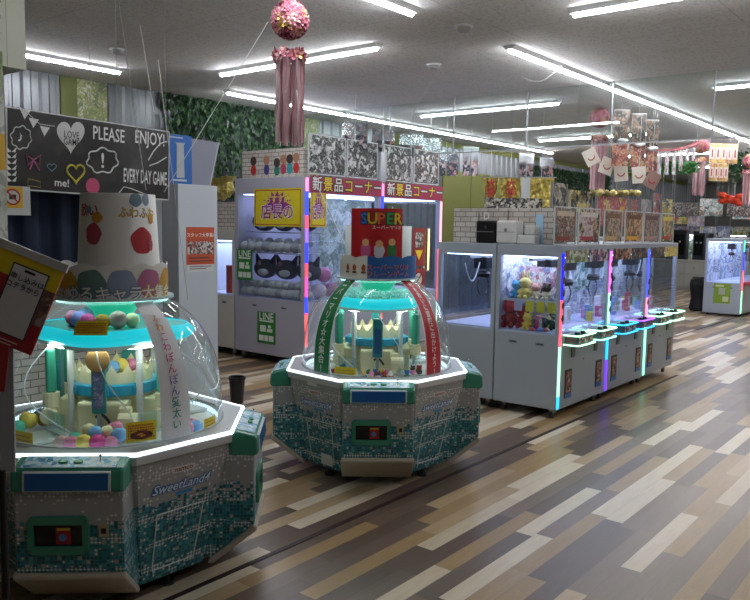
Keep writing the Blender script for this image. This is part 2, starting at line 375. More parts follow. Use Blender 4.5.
def blob(mb,r,a0,z0,x,y,rad,n=18,sx=1,sy=1,z=.003,slope=0,bump=.12,seed=0):
    f=cyl_fn(r,a0,z0,slope); vs=[f(x,y,z)]
    for k in (1/3,2/3,1):
        vs+=[f(x+k*rad*sx*(1+bump*math.sin(5*t+seed)+bump*.5*math.sin(9*t+seed*2))*math.cos(t),y+k*rad*sy*(1+bump*math.sin(5*t+seed))*math.sin(t),z) for t in [2*PI*i/n for i in range(n)]]
    mb.add(vs,[(0,i+1,(i+1)%n+1) for i in range(n)]+[(1+j*n+i,1+(j+1)*n+i,1+(j+1)*n+(i+1)%n,1+j*n+(i+1)%n) for j in range(2) for i in range(n)])
def notice(name,az,s0,w0,w1,h,par,tilt=0,lab=None,rows=4,dark=False):
    """yellow warning card lying on the dome with rows of red dashes"""
    o=dome_patch(name,az,s0,s0+h,w0,w1,plain('#e0c820',.4),par,.006,6,4)
    mb=MB(); random.seed(int(s0*100)+rows)
    W=w1-w0
    for k in range(rows):
        s=s0+h*(.16+.74*k/rows); x=w0+W*.06
        while x<w1-W*.1:
            L=min(random.uniform(.35,1.)*h*.12,w1-W*.06-x); mb.add([dome_pt(az,a,b,.0085) for a,b in ((s,x),(s,x+L),(s+h*.07,x+L),(s+h*.07,x))],[(0,1,2,3)]); x+=L+h*.03
    mb.build('lettering',plain('#a8281c' ,.5),o)
    if dark:
        vs=[dome_pt(az,s0+h*.32+h*.22*math.sin(t),(w0+w1)/2+W*.38*math.cos(t),.009) for t in [2*PI*i/16 for i in range(16)]]
        MB().add(vs,[tuple(range(16))]).build('picture',plain('#3b2522',.6),o)
    return o
def domed_machine(loc,th,label,variant):
    root=thing('dome_crane_game',label,'crane game',loc,th,'domed crane games')
    # body
    mb=MB(); mb.loft([oct_(.52,.26,.075),oct_(.67,.278,.765)],True,False); mb.build('body',PIX,root)
    # rim: octagon outside, round inside, plus glowing edge
    mb=MB(); n=64; o=[Vector(p) for p in oct_(.685,.284,0)]
    def onoct(a,k=1.0):
        d=Vector((math.cos(a),math.sin(a),0)); best=None
        for i in range(8):
            p,q=o[i],o[(i+1)%8]; e=q-p; nn=Vector((e.y,-e.x,0)); t=nn.dot(p)/nn.dot(d) if abs(nn.dot(d))>1e-9 else -1
            if t>0 and (best is None or t<best): best=t
        return best*k
    angs=sorted(set([2*PI*i/n for i in range(n)]+[math.atan2(p.y,p.x)%(2*PI) for p in o]))
    R=[]
    for a in angs:
        c,s=math.cos(a),math.sin(a); ro=onoct(a); R.append([(.565*c,.565*s,.74),(.565*c,.565*s,.80),(ro*c,ro*s,.80),(ro*c,ro*s,.787),((ro-.006)*c,(ro-.006)*s,.74)])
    k=len(R); vs=[p for r in R for p in r]; mb.add(vs,[(i*5+j,((i+1)%k)*5+j,((i+1)%k)*5+j+1,i*5+j+1) for i in range(k) for j in range(4)])
    mb.build('rim',plain('#c4c7ca',.3,.2),root)
    mb=MB(); R=[[(onoct(a,kk)*math.cos(a),onoct(a,kk)*math.sin(a),z) for kk,z in ((1.001,.786),(1.008,.788),(1.008,.801),(.985,.804))] for a in angs]
    vs=[p for r in R for p in r]; mb.add(vs,[(i*4+j,((i+1)%k)*4+j,((i+1)%k)*4+j+1,i*4+j+1) for i in range(k) for j in range(3)]); mb.build('rim_light',RIMG,root)
    MB().lathe([(.563,.765),(.563,.797)],64).build('led_ring',LEDR,root)
    MB().lathe([(.0,.762),(.565,.762)],48).build('play_deck',plain('#d8d9d2',.25),root)
    # feet
    for a in (PI/4,3*PI/4,5*PI/4,7*PI/4):
        x,y=.50*math.cos(a),.50*math.sin(a); MB().cyl((x,y,.0),(x,y,.02),.035,12).cyl((x,y,.02),(x,y,.09),.012,8).build('foot',plain('#26262a',.5),root)
    # stations
    for q in range(4):
        rz=Matrix.Rotation(q*PI/2,4,'Z')
        def E(prof,w,name,m,par=root,bev=.012,y0=0):
            mb=MB(); mb.loft([[rz@Vector((x,y0-w,z)) for x,z in prof],[rz@Vector((x,y0+w,z)) for x,z in prof]]); return mb.build(name,m,par,bev)
        st=E([(.50,.10),(.66,.76),(.80,.68),(.80,.275),(.56,.085)][::-1],.25,'station_body',PIX)
        E([(.797,.275),(.812,.265),(.814,.245),(.575,.058),(.545,.060),(.56,.090)],.258,'kick_panel',CREAMW,st,.01)
        cc=E([(.66,.79),(.70,.795),(.795,.772),(.815,.755),(.822,.67),(.80,.655),(.66,.66)],.255,'console',GREEN,root,.016)
        E([(.80,.762),(.8205,.757),(.8265,.668),(.80,.664)],.198,'console_trim',plain('#c9d3d6',.3),cc,.003)
        E([(.81,.757),(.8235,.752),(.829,.673),(.81,.669)],.188,'front_panel',BLUEP,cc,.004)
        E([(.70,.7955),(.70,.7975),(.797,.7745),(.797,.7725)],.215,'control_surface',CTOP,cc,0)
        for yy in (-.035,.035): MB().add([rz@Vector((.755+.013*math.cos(t),yy+.022*math.sin(t),.782+dz-.22*.013*math.cos(t))) for dz in (0,.010) for t in [2*PI*i/10 for i in range(10)]],[tuple(range(10,20))]+[(i,(i+1)%10,(i+1)%10+10,i+10) for i in range(10)]).build('button',plain('#1f8a52',.3),cc)
        b=rz@Vector((.755,.135,.783)); MB().cyl(b,b+Vector((0,0,.03)),.003,6).ball(b+Vector((0,0,.034)),.007,8,6).build('lever',CHROME,cc)
        # prize window
        M=rz@frame((.8005,-.047,.455),(0,1,0),(0,0,1))
        def ring(w,h,r,k=5):
            P=[]
            for cx,cy,a in ((w-r,h-r,0),(-w+r,h-r,PI/2),(-w+r,-h+r,PI),(w-r,-h+r,1.5*PI)):
                for i in range(k): P.append((cx+r*math.cos(a+i*PI/2/(k-1)),cy+r*math.sin(a+i*PI/2/(k-1))))
            return P
        A,B=ring(.139,.091,.03),ring(.110,.052,.006)
        mb=MB(); kk=len(A); vs=[M@Vector((*p,0)) for p in A]+[M@Vector((p[0]*.985,p[1]*.985,.016)) for p in A]+[M@Vector((*p,.016)) for p in B]+[M@Vector((*p,-.001)) for p in B]
        mb.add(vs,[(j*kk+i,j*kk+(i+1)%kk,(j+1)*kk+(i+1)%kk,(j+1)*kk+i) for j in range(3) for i in range(kk)]); wf=mb.build('prize_window_frame',GREEN,st)
        MB().box(-.111,.111,-.053,.053,.0005,.0015,M).build('prize_door',plain('#0b0b0e',.15),wf)
        mb=MB(); mb.box(-.012,.055,-.045,.036,.0015,.003,M); mb.m=1; mb.box(-.008,.051,.022,.033,.003,.0035,M); mb.m=2; disc(mb,M,.018,-.012,.018,.0036,12); mb.build('sticker',[plain('#9c1f22',.5),plain('#d8c93a',.5),plain('#4a78b8',.5)],wf)
        for sx in (-1,1):
            for sy in (-1,1): mb=MB(); disc(mb,M,sx*.124,sy*.072,.006,.0165,8); mb.build('screw',plain('#2c5c4b',.4),wf)
        M2=rz@frame((.8005,.158,.475),(0,1,0),(0,0,1)); mb=MB(); mb.box(-.022,.022,-.03,.03,0,.006,M2); mb.m=1; mb.box(-.011,.011,-.014,.012,.006,.008,M2); mb.build('coin_slot',[plain('#b5ab88',.4),BLACK],st)
        # diagonal panel dressing
        a=q*PI/2+PI/4; nx,ny=math.cos(a),math.sin(a); ta=(-ny,nx,0); upv=Vector((nx*.1189,ny*.1189,.69))
        Md=frame((nx*(.5515+.0008),ny*(.5515+.0008),.075),ta,upv)
        mb=MB(); w=.006
        P=[(-.135,.06),(.115,.06),(.145,.37),(-.135,.37)]
        for i in range(4):
            p,r_=Vector(P[i]),Vector(P[(i+1)%4]); d=(r_-p).normalized(); nn=Vector((-d.y,d.x))*w/2
            mb.slab([Md@Vector((*v,.0005)) for v in (p-nn,r_-nn,r_+nn,p+nn)],Md.to_3x3()@Vector((0,0,.004)))
        mb.build('access_door_trim',plain('#d5dede',.4),root)
        mb=MB(); vs=[]
        for cx,aa in ((.055,-PI/2),(-.055,PI/2)):
            for i in range(7): t=aa+PI*i/6; vs.append((cx+.017*math.cos(t),.595+.017*math.sin(t)))
        mb.slab([Md@Vector((*v,.0008)) for v in vs],Md.to_3x3()@Vector((0,0,.001))); lg=mb.build('maker_badge',plain('#d8d4d6',.4),root)
        text('lettering','namco',.036,Md,plain('#8a2a34',.4),lg,0,.596,.02,.0025,sx=1.15)
        SH=Matrix(((1,.28,0,-.14),(0,1,0,0),(0,0,1,0),(0,0,0,1))); SH=Matrix(((1,.28,0,0),(0,1,0,0),(0,0,1,0),(0,0,0,1)))
        lo=text('logo_outline','SweetLand4',.070,Md@Matrix.Translation((0,.508,0))@SH,plain('#2a6cb4',.4),root,0,0,.085,.003)
        text('logo','SweetLand4',.070,Md@Matrix.Translation((0,.508,0))@SH,plain('#dcecf4',.35),lo,0,0,.008,.0045)
        mb=MB(); mb.box(-.035,.065,.452,.470,.001,.0025,Md); mb.build('logo_ribbon',plain('#3f8ec4',.4),lo)
    if variant==1:
        a=3*PI/2+PI/4+PI/2*0; nx,ny=math.cos(a),math.sin(a); Md=frame((nx*.5525,ny*.5525,.075),(-ny,nx,0),Vector((nx*.1189,ny*.1189,.69)))
        MB().box(-.07,.03,.645,.672,.001,.003,Md).build('paper_sticker',WHITE,root); MB().box(-.02,.1,.02,.11,.001,.003,Md).build('paper_sticker',WHITE,root)
    # interior tower
    mb=MB(); mb.smooth=False
    prof=[(.25,.762),(.25,.80),(.215,.82),(.205,.965),(.20,.97)]; mb.lathe(prof,20,0,0,False,True)
    tw=mb.build('centre_tower',CREAM,root,.006)
    for k in range(4):
        a=k*PI/2; nx,ny=math.cos(a),math.sin(a)
        MB().box(.15,.262,-.13,.13,.762,.95,Matrix.Rotation(a,4,'Z')).build('tower_buttress',CREAM,tw,.015)
        M=Matrix.Rotation(a,4,'Z'); MB().tube([M@Vector((.276,-.05+.1*i/8,.84+.05*math.sin(PI*i/8))) for i in range(9)][2:],.008,6).build('claw_hook',plain('#2c2a2c',.4),tw)
        # scoop arms
        mb=MB(); mb.box(.255,.30,.10,.16,.83,.93,M); mb.cyl(M@Vector((.30,.10,.86)),M@Vector((.30,.20,.86)),.045,12); mb.build('scoop',CREAM,tw,.006)
        M=Matrix.Rotation(a+PI/4,4,'Z')
        mb=MB(); mb.cyl(M@Vector((.255,0,.762)),M@Vector((.255,0,1.25)),.018,8); mb.build('post',WHITE,root)
        aa=(1.13,2.0,-1.13,-2.0)[k]; M3=Matrix.Rotation(aa,4,'Z'); MB().box(.305,.355,-.035,.035,.98,1.22,M3).build('side_arm',plain('#3fa58a',.35),root,.012)
        M4=Matrix.Rotation(aa,4,'Z'); MB().lathe([(.03,.90),(.045,.905),(.045,.98),(.03,.985)],14,*(M4@Vector((.33,0,0))).xy,True,True).build('prize_cup',CREAM,root)
        # acrylic guard and slope
        mb=MB(); mb.box(.30,.55,-.10,.10,.765,.785,M); mb.build('landing_tray',plain('#cfd6d2',.3),root,.004)
        mb=MB(); mb.box(.352,.356,-.12,.12,.785,.90,M); mb.build('tray_guard',glass('guard','#eaf4f4',1.,1.35),root)
    mb=MB(); mb.lathe([(.225,.97),(.235,.975),(.235,1.028),(.225,1.035)],32,0,0,True,True)
    for k in range(8): 
        a=k*PI/4; mb.box(.225,.25,-.03,.03,.982,1.02,Matrix.Rotation(a,4,'Z'))
    mb.build('blue_band',BAND,root)
    mb=MB(); n=16
    for k in range(n):
        a0,a1=2*PI*k/n,2*PI*(k+1)/n; am=(a0+a1)/2
        for r in (.195,.20): pass
        mb.add([(.21*math.cos(a),.21*math.sin(a),z) for a,z in ((a0,1.035),(a1,1.035),(a1,1.075),(am,1.14),(a0,1.075))],[(0,1,2,3,4)])
    mb.lathe([(.19,1.03),(.19,1.09),(0.0,1.09)],24); mb.build('castle_ring',CREAM,root)
    # cyan lobed canopy
    def lob(r,z,am=.0): return [((r+am*math.cos(4*t))*math.cos(t),(r+am*math.cos(4*t))*math.sin(t),z) for t in [2*PI*i/64 for i in range(64)]]
    rc,am=(.33,.015) if variant==1 else (.40,.035)
    mb=MB(); mb.smooth=True; mb.loft([lob(rc-.03,1.265,am),lob(rc,1.285,am),lob(rc+.005,1.315,am),lob(rc-.03,1.345,am)],False,False); cn=mb.build('canopy',CYAN,root)
    mb=MB(); mb.loft([lob(0.05,1.245),lob(rc-.035,1.245,am),lob(rc-.03,1.268,am)],True,False); mb.build('canopy_rim',plain('#e8e6dc',.4),cn)
    mb=MB(); mb.loft([lob(rc-.035,1.34,am),lob(.06,1.35)],False,True); mb.build('canopy_floor',plain('#8ad4d4',.2),cn)
    mb=MB(); mb.smooth=True; mb.lathe([(.10,1.345),(.11,1.40),(.15,1.46),(.17,1.49)],32,0,0,False,True); mb.build('green_hub',N('lit_green').base(col('#2bb493'),.3,Emission_Color=col('#22c79c'),Emission_Strength=.35),root)
    # front sign column
    for q in range(4):
        M=Matrix.Rotation(q*PI/2,4,'Z'); mb=MB(); mb.box(.285,.31,-.038,.038,.90,1.20,M); sg=mb.build('sign_column',plain('#2c8f93',.3),root,.01)
        mb=MB(); mb.box(.31,.3125,-.025,.025,.93,1.12,M); mb.build('sign_face',busy('column','#5c6fc0 #8f8fd0 #3b7fa8 #b0a8e0'.split(),40.) if variant==2 else plain('#2a5f96',.4),sg)
        mb=MB()
        Mf=M@frame((.314,0,1.19),(0,1,0),(0,0,1))
        if variant==2: 
            mb.cyl(M@Vector((.30,0,1.185)),M@Vector((.318,0,1.185)),.062,20); mb.build('round_plate',plain('#9a7a4a',.5),sg)
        mb=MB(); mb.cyl(M@Vector((.30,0,.90)),M@Vector((.30,0,.80)),.012,8); mb.build('claw_rod',SILVER,sg)
    MB().lathe([(rc-.085,1.243),(rc-.055,1.243)],40).build('added_fill_ring',emis('#f0fff8',15.0),root)  # glowing ring added under the canopy to brighten the deck and tower
    # wires inside
    random.seed(3+variant)
    for k in range(5):
        a=k*1.3; p=[Vector(((.33+.17*math.sin(PI*i/10))*math.cos(a+i*.06),(.33+.17*math.sin(PI*i/10))*math.sin(a+i*.06),1.24-.044*i)) for i in range(11)]
        MB().tube(p,.004,5).build('cable',plain('#e6eef0',.3),root)
    # dome
    mb=MB(); mb.smooth=True; mb.lathe([(dome_r(h),ZD+h) for h in [HT*i/28 for i in range(29)]],72); mb.build('dome',DOME,root)
    mb=MB(); mb.lathe([(.582,.80),(.598,.80),(.598,.806),(.582,.806)],64); mb.build('dome_collar',plain('#b9bfc2',.25),root)
    # crown base + lamp glow under the crown
    mb=MB(); mb.lathe([(0,1.487),(.325,1.487),(.325,1.50),(0,1.50)],48); mb.build('crown_plate',plain('#c2d6d6',.3),root)
    mb=MB(); mb.lathe([(.245,1.484),(.30,1.484)],40); mb.build('ring_lamp',emis('#c4fff6',4.0),root)
    return root
# ---- near machine (mascot face pictures are replaced by plain coloured shapes)
m2=domed_machine((-3.77,2.375,0),math.radians(-47.5),'teal and silver domed crane game with pastel pompoms under a tall white paper cone',2)
def az_view(root): return math.atan2(-root.location.y,-root.location.x)-root.rotation_euler.z
PAPER=plain('#dcdad6',.6)
def crown2(root):
    av=az_view(root)
    r0,r1,z0,z1=.225,.196,1.50,2.050; sl=(r0-r1)/(z1-z0)
    mb=MB(); mb.smooth=True; mb.lathe([(r0,z0),(r1,z1),(r1-.004,z1),(r0-.004,z0)],40); cone=mb.build('crown_cone',PAPER,root); cone.location=(.035*math.cos(av+PI/2),.035*math.sin(av+PI/2),0)
    names=('#b8232d','#b04858','#c98f2a','#6f8f9c','#8a9cb4','#d9a62c')
    for i,(dx,dy,rad,c,sx,sy) in enumerate(((.135,.30,.072,0,1,1),(-.15,.335,.058,1,.9,1),(-.125,.42,.035,2,1,.8),(.10,.515,.04,3,1,.9),(.17,.52,.034,4,.8,1),(.205,.42,.03,2,.8,1),(-.18,.46,.02,3,1,1),(.19,.28,.025,1,.7,1.4))):
        mb=MB(); blob(mb,r0,av,z0,dx,dy,rad,18,sx,sy,.002+.0006*i,sl,.05,i); mb.build('colour_shape',plain(names[c],.5),cone)
    f=cyl_fn(r0,av,z0,sl)
    text('lettering','歓い',.075,None,plain('#b5202a',.5),cone,-.19,.455,.01,.0035,fn=f)
    o=text('lettering_outline','ふわふわ',.062,None,plain('#8a6a10',.5),cone,.12,.445,.03,.003,fn=f); text('lettering','ふわふわ',.062,None,plain('#e0bc3a',.5),o,.12,.445,.0,.005,fn=f)
    # wavy band
    band=wave_band('crown_band',.292,1.487,1.672,0,2*PI,PAPER,root,.010,12,96)
    cl=('#a92a28','#c7962f','#5f7f78','#8795b0','#b3698e','#c7962f')
    for i in range(12):
        mb=MB(); blob(mb,.292,av,1.487,-.42+.155*i+(.0 if i<6 else .1),.09,.078,20,1,.98,.002+.0004*(i%3),0,.05,i); mb.build('colour_shape',plain(cl[i%6],.55),band)
    f=cyl_fn(.292,av,1.487)
    for s,x,c,sz in (('みんなの',-.34,'#c9c4d8',.06),('ゆるキャラ',-.05,'#5d7c92',.082),('大集合',.27,'#c8a51e',.082)):
        o=text('lettering_outline',s,sz,None,plain(c,.5),band,x,.035,.07,.004,fn=f); text('lettering',s,sz,None,plain('#eeece4',.5),o,x,.035,.012,.006,fn=f)
crown2(m2)
def vtext(name,chars,az,s_top,pitch,size,mats,par,w=0,off=.0,out=.009,dy=0):
    mb=MB()
    for i,ch in enumerate(chars):
        mb.m=i*len(mats)//len(chars); V,F=glyphs(ch,size,off); s0=s_top-i*pitch
        mb.add([dome_pt(az,s0+v.y,w+v.x*1.0,out) for v in V],F)
    return mb.build(name,mats,par)
Q=PI/4
b=dome_patch('dome_ribbon',Q,.005,_arc[-1]-.01,-.085,.085,plain('#dcdde0',.45),m2,.006,30,5)
vtext('lettering_outline','ふわこわぽんぽん愛太い',Q,.64,.0565,.056,[plain('#f2f2f0',.5)],b,0,.06,.009)
vtext('lettering','ふわこわぽんぽん愛太い',Q,.64,.0565,.056,[plain('#d58a35',.5),plain('#c04d86',.5),plain('#c04d86',.5),plain('#7d67b8',.5),plain('#3f8f86',.5),plain('#2e9c6c',.5)],b,0,.012,.011)
notice('warning_card',.06,.56,-.12,.08,.085,m2,rows=5)
notice('warning_card',.45,.02,-.06,.085,.10,m2,rows=6,dark=True)
notice('warning_card',-.56,.01,-.07,.075,.055,m2,rows=2)
notice('warning_card',Q+.38,.01,-.03,.09,.05,m2,rows=2)
# ---- farther machine
m1=domed_machine((-3.78,4.73,0),math.radians(-50),'teal and silver domed crane game crowned by a red poster and blue band',1)
def crown1(root):
    av=az_view(root)+.03
    mb=MB(); mb.smooth=True; mb.lathe([(.262,1.50),(.262,1.90),(.258,1.90),(.258,1.50)],40); dr=mb.build('crown_drum',plain('#c9d4d2',.45),root)
    red=wave_band('poster_sheet',.268,1.50,2.03,av-.92,av+.72,plain('#b5161c',.4),root,0,9,30)
    f=cyl_fn(.268,av,1.50)
    for i,(ch,c) in enumerate(zip('SUPER',('#2a6fc0','#e0b820','#e8603a','#2f9a44','#e0b820'))):
        o=text('lettering_outline',ch,.118,None,plain('#26262e',.5),red,-.12+.066*i,.45,.09,.003,fn=f); text('lettering',ch,.118,None,plain(c,.4),o,-.12+.066*i,.45,.025,.005,fn=f)
    text('lettering','スーパーマリオ',.034,None,plain('#ececec',.5),red,.06,.385,.006,.003,fn=f)
    for i,(x,c,h) in enumerate(((-.105,0,.07),(.0,1,.06),(.098,2,.075))):
        mb=MB(); blob(mb,.268,av,1.5,x,.21,.045,16,.9,h/.045,.003,0,.06,i); mb.m=1; blob(mb,.268,av,1.5,x,.21+h*.9,.028,16,1,1,.004,0,.03,i); mb.build('colour_shape',[plain(('#c75a94','#c9ccd8','#2f7a3a')[c],.5),plain('#d9a878',.5)],red)
    bw=wave_band('crown_band',.300,1.487,1.665,av-1.9,av-.30,plain('#dcd8cc',.5),root,.009,10,40)
    bb=wave_band('crown_band',.300,1.487,1.665,av-.30,av+1.9,plain('#1f5fa0',.45),root,.009,10,50)
    f=cyl_fn(.300,av,1.487); mb=MB()
    for x in (-.27,-.20,-.12): 
        mb.m=0; blob(mb,.3,av,1.487,x,.095,.022,12,.8,1.2,.002); mb.m=1; blob(mb,.3,av,1.487,x,.06,.018,10,1.2,.5,.003)
    mb.build('icons',[plain('#b0502c',.5),plain('#7c4a2c',.5)],bw)
    for s,y in (('スーパーマリオ',.095),('クレーンゲーム',.045)):
        o=text('lettering_outline',s,.052,None,plain('#eceae4',.5),bb,.085,y,.02,.002,fn=f); text('lettering',s,.052,None,plain('#b5262a',.5),o,.085,y,.008,.004,fn=f)
    mb=MB(); mb.lathe([(.303,1.484),(.306,1.487),(.306,1.494),(.303,1.496)],48); mb.build('crown_trim',plain('#8a1c1c',.4),root)
crown1(m1)
for az,c,txt,lab in ((-Q,'#1c7a45','スーパーマリオ☆大集合!','green dome ribbon'),(Q,'#b3202c','世界を救いに冒険に出かけよう!','red dome ribbon')):
    o=dome_patch('dome_ribbon',az,.004,_arc[-1]-.01,-.088,.088,plain('#e2e2de',.45),m1,.006,30,5); o['label']=lab+' with white lettering'
    dome_patch('ribbon_face',az,.006,_arc[-1]-.012,-.078,.078,plain(c,.45),o,.008,30,5)
    p=.80/len(txt); vtext('lettering',txt,az,.80-.03,p,p*1.02,[plain('#ecece6',.5)],o,0,.012,.0105)
notice('warning_card',-.42,.015,-.085,.085,.055,m1,rows=2)
# pompoms
def pompoms(root,lst,group,kind):
    th=root.rotation_euler.z
    proto=None
    cn={'#e58fb0':'pink','#7fb4e6':'sky blue','#ecd56a':'yellow','#e0559a':'magenta','#5fc9ae':'mint green','#c9a9a0':'dusty rose','#e6ddb0':'cream','#7d8aa8':'grey blue','#b8873a':'golden brown','#9c8fd0':'lavender','#d84f6a':'red'}
    for (a,r,z,c,rad,where) in lst:
        mb=MB(); random.seed(int(a*100)+int(r*977)); mb.ball((0,0,0),rad,16,10,(1,1,.93),.16)
        p=root.location+Matrix.Rotation(th,3,'Z')@Vector((r*math.cos(a),r*math.sin(a),z+rad*.93)); o=mb.build('pompom',plain(c,.95)); o.location=p
        tag(o,cn[c]+' pompom '+where,'pompom',group)
F0='at the front of the pile in the near dome'
L=[]
DK=.762
L=[(-.27,.50,DK,'#c9a9a0',.04,'left end of the front pile in the near dome'),(-.16,.50,DK,'#e58fb0',.04,'second from the left in the front pile in the near dome'),(-.05,.49,DK,'#ecd56a',.042,'at the front middle of the near dome'),(.09,.49,DK,'#e0559a',.042,'in the front pile right of the yellow one'),(.22,.49,DK,'#e58fb0',.036,'at the right end of the front pile, low beside the yellow card'),
   (.30,.44,DK+.02,'#7fb4e6',.04,'beside the yellow card in the near dome'),(.03,.42,DK+.03,'#7fb4e6',.04,'on the second layer in the middle of the front pile'),(-.06,.40,DK+.045,'#e6ddb0',.036,'behind the blue one in the front pile'),(.17,.41,DK+.035,'#e6ddb0',.036,'near the tower base behind the magenta pompom'),(.27,.38,DK+.04,'#e58fb0',.04,'highest at the right of the front pile in the near dome'),(-.20,.43,DK+.01,'#5fc9ae',.034,'low at the left of the front pile'),
   (-1.15,.50,DK,'#5fc9ae',.042,'at the far left side of the near dome'),(-1.25,.44,DK+.02,'#ecd56a',.045,'at the left side of the near dome above the green one'),(-1.38,.46,DK+.02,'#ecd56a',.04,'farther back at the left side of the near dome'),(-1.36,.36,DK+.01,'#b8873a',.05,'at the left side of the near dome, biggest'),(-1.52,.40,DK+.02,'#7d8aa8',.042,'at the left back of the near dome'),
   (1.02,.50,DK,'#5fc9ae',.04,'at the right side of the near dome behind the ribbon'),(1.14,.48,DK,'#e58fb0',.036,'at the right edge of the near dome'),(1.25,.50,DK,'#7fb4e6',.036,'at the far right edge of the near dome'),(1.08,.43,DK+.01,'#e6ddb0',.036,'second row at the right side of the near dome'),(1.33,.46,DK,'#e58fb0',.034,'rearmost at the right side of the near dome')]
T='on the lit cyan canopy of the near dome'
TZ=1.345
L+=[(-.95,.22,TZ,'#e58fb0',.042,'leftmost '+T),(-.72,.24,TZ,'#d84f6a',.036,'second from left '+T),(-.48,.25,TZ,'#9c8fd0',.045,'third '+T),(-.62,.18,TZ+.02,'#7d8aa8',.04,'behind the lavender one '+T),(-.25,.26,TZ,'#e0559a',.04,'front middle '+T),(.05,.26,TZ,'#b8873a',.04,'under the yellow card '+T),(.35,.26,TZ,'#c9a9a0',.048,'right '+T),(.65,.25,TZ,'#e6ddb0',.04,'beside the ribbon '+T),(1.25,.24,TZ,'#e58fb0',.04,'right of the ribbon '+T),(-.02,.15,1.09,'#5fc9ae',.04,'inside the little castle ring, left'),(.5,.15,1.09,'#ecd56a',.04,'inside the little castle ring, right'),(.24,.17,1.09,'#7fb4e6',.036,'inside the little castle ring, middle'),(.9,.15,1.09,'#e58fb0',.036,'in the little castle ring, far right')]
pompoms(m2,L,'pompoms in the near dome','')
# small prizes in the farther dome
cols=['#a8322c','#e6e6e2','#3f7a4a','#2f6fb0','#d8b070','#e58fb0','#4a3a30']
spots=[(-.75,.48,'left pile'),(-.62,.46,'left pile'),(-.68,.40,'left pile'),(-.2,.50,'front row'),(-.1,.50,'front row'),(0,.50,'front row'),(.1,.50,'front row'),(.2,.50,'front row'),(-.15,.43,'second row'),(-.04,.42,'second row'),(.06,.42,'second row'),(.16,.42,'second row'),(.62,.46,'right pile'),(.72,.48,'right pile'),(.8,.44,'right pile'),(1.0,.50,'far right'),(.45,.50,'beside the red ribbon')]
cn=['red','white','green','blue','tan','pink','dark brown']
random.seed(5)
for i,(a,r,w) in enumerate(spots):
    th=m1.rotation_euler.z; k=i%7; p=m1.location+Matrix.Rotation(th,3,'Z')@Vector((r*math.cos(a),r*math.sin(a),.785 if 'pile' in w else .762))
    t=thing('mini_plush','small '+cn[k]+' plush charm in the '+w+' inside the red-crowned dome','plush charm',p,random.uniform(0,6),'plush charms in the centre dome')
    mb=MB(); mb.ball((0,0,.022),.024,10,7,(1,1,.9)); mb.build('body',plain(cols[k],.8),t)
    mb=MB(); mb.ball((.005,0,.052),.019,10,7); mb.ball((.0,.014,.066),.007,6,5).ball((0,-.014,.066),.007,6,5); mb.build('head',plain(cols[(k+1)%7],.8),t)
# glitter chips on the canopy of the centre dome: uncountable
mb=MB(); random.seed(8); th=m1.rotation_euler.z
for i in range(700):
    a=random.uniform(0,2*PI); r=random.uniform(.12,.29); z=1.35+random.random()*.05; s=.008
    M=Matrix.Translation(m1.location+Vector((r*math.cos(a),r*math.sin(a),z)))@Euler((random.uniform(0,3),random.uniform(0,3),0)).to_matrix().to_4x4(); mb.box(-s,s,-s*.5,s*.5,-s*.6,s*.6,M)
tag(mb.build('acrylic_chips',plain('#cfeeea',.1)),'heap of clear sparkling acrylic chips on the cyan canopy inside the centre dome','acrylic chips',kind='stuff')
# ------------------------------------------------------------------ survey helpers: where a sight line meets a wall plane
def ray(px,py): return MW@Vector(((px-375)/Fpx,(py-300)/Fpx,1))
def onx(px,py,X): d=ray(px,py); return Vector((0,0,H))+d*(X/d.x)
def ony(px,py,Y): d=ray(px,py); return Vector((0,0,H))+d*(Y/d.y)
def at(px,py,dep): return Vector((0,0,H))+ray(px,py)*dep
FX=frame  # alias
def card(name,label,cat,M,w,h,mat,group=None,t=.004,parent=None,bend=0):
    mb=MB(); mb.box(-w/2,w/2,-h/2,h/2,0,t,M); o=mb.build(name,mat,parent)
    if label and not parent: tag(o,label,cat,group)
    return o
def facing_x(x,y,z): return frame((x,y,z),(0,1,0),(0,0,1))       # plane looking +X
def facing_y(x,y,z): return frame((x,y,z),(1,0,0),(0,0,1))       # plane looking -Y
LGREY=plain('#b7bec8',.4,.1); LAV=plain('#c3c0cc',.4); PALEB=plain('#ccd8f4',.5)
CGLASS=glass('cabinet_glass','#f4f8fb',1.,1.5)
CAST=plain('#3c3c40',.5)
def mat_brick():
    x=N('brick_paper'); b=x.n('ShaderNodeTexBrick'); x.put(b.inputs['Vector'],x.uv()); b.inputs['Scale'].default_value=1
    b.inputs['Brick Width'].default_value=.13; b.inputs['Row Height'].default_value=.055; b.inputs['Mortar Size'].default_value=.004
    b.inputs['Color1'].default_value=col('#cdc7bf'); b.inputs['Color2'].default_value=col('#b3aaa2'); b.inputs['Mortar'].default_value=col('#6f6862'); b.inputs['Bias'].default_value=-.2
    return x.base(b.outputs['Color'],.7)
BRICK=mat_brick()
def mat_foil():
    x=N('gold_foil'); n=x.noise(x.obj(),7.,3.)[0]; x.base(col('#d9c777'),.3,.75); x.bump(n,1.0,.12); return x.mat
FOIL=mat_foil()
def strip_mat(name,stops,z0,z1,st=3.0):
    key=('s',name,tuple(stops))
    if key not in _m:
        x=N('led_strip_'+name); z=x.xyz(x.obj())[2]; f=x.math('DIVIDE',x.math('SUBTRACT',z,z0),z1-z0)
        c=x.ramp(f,[(p,col(h)) for p,h in stops],True); x.base((0,0,0,1),.4); x.put(x.b.inputs['Emission Color'],c); x.b.inputs['Emission Strength'].default_value=st; _m[key]=x.mat
    return _m[key]
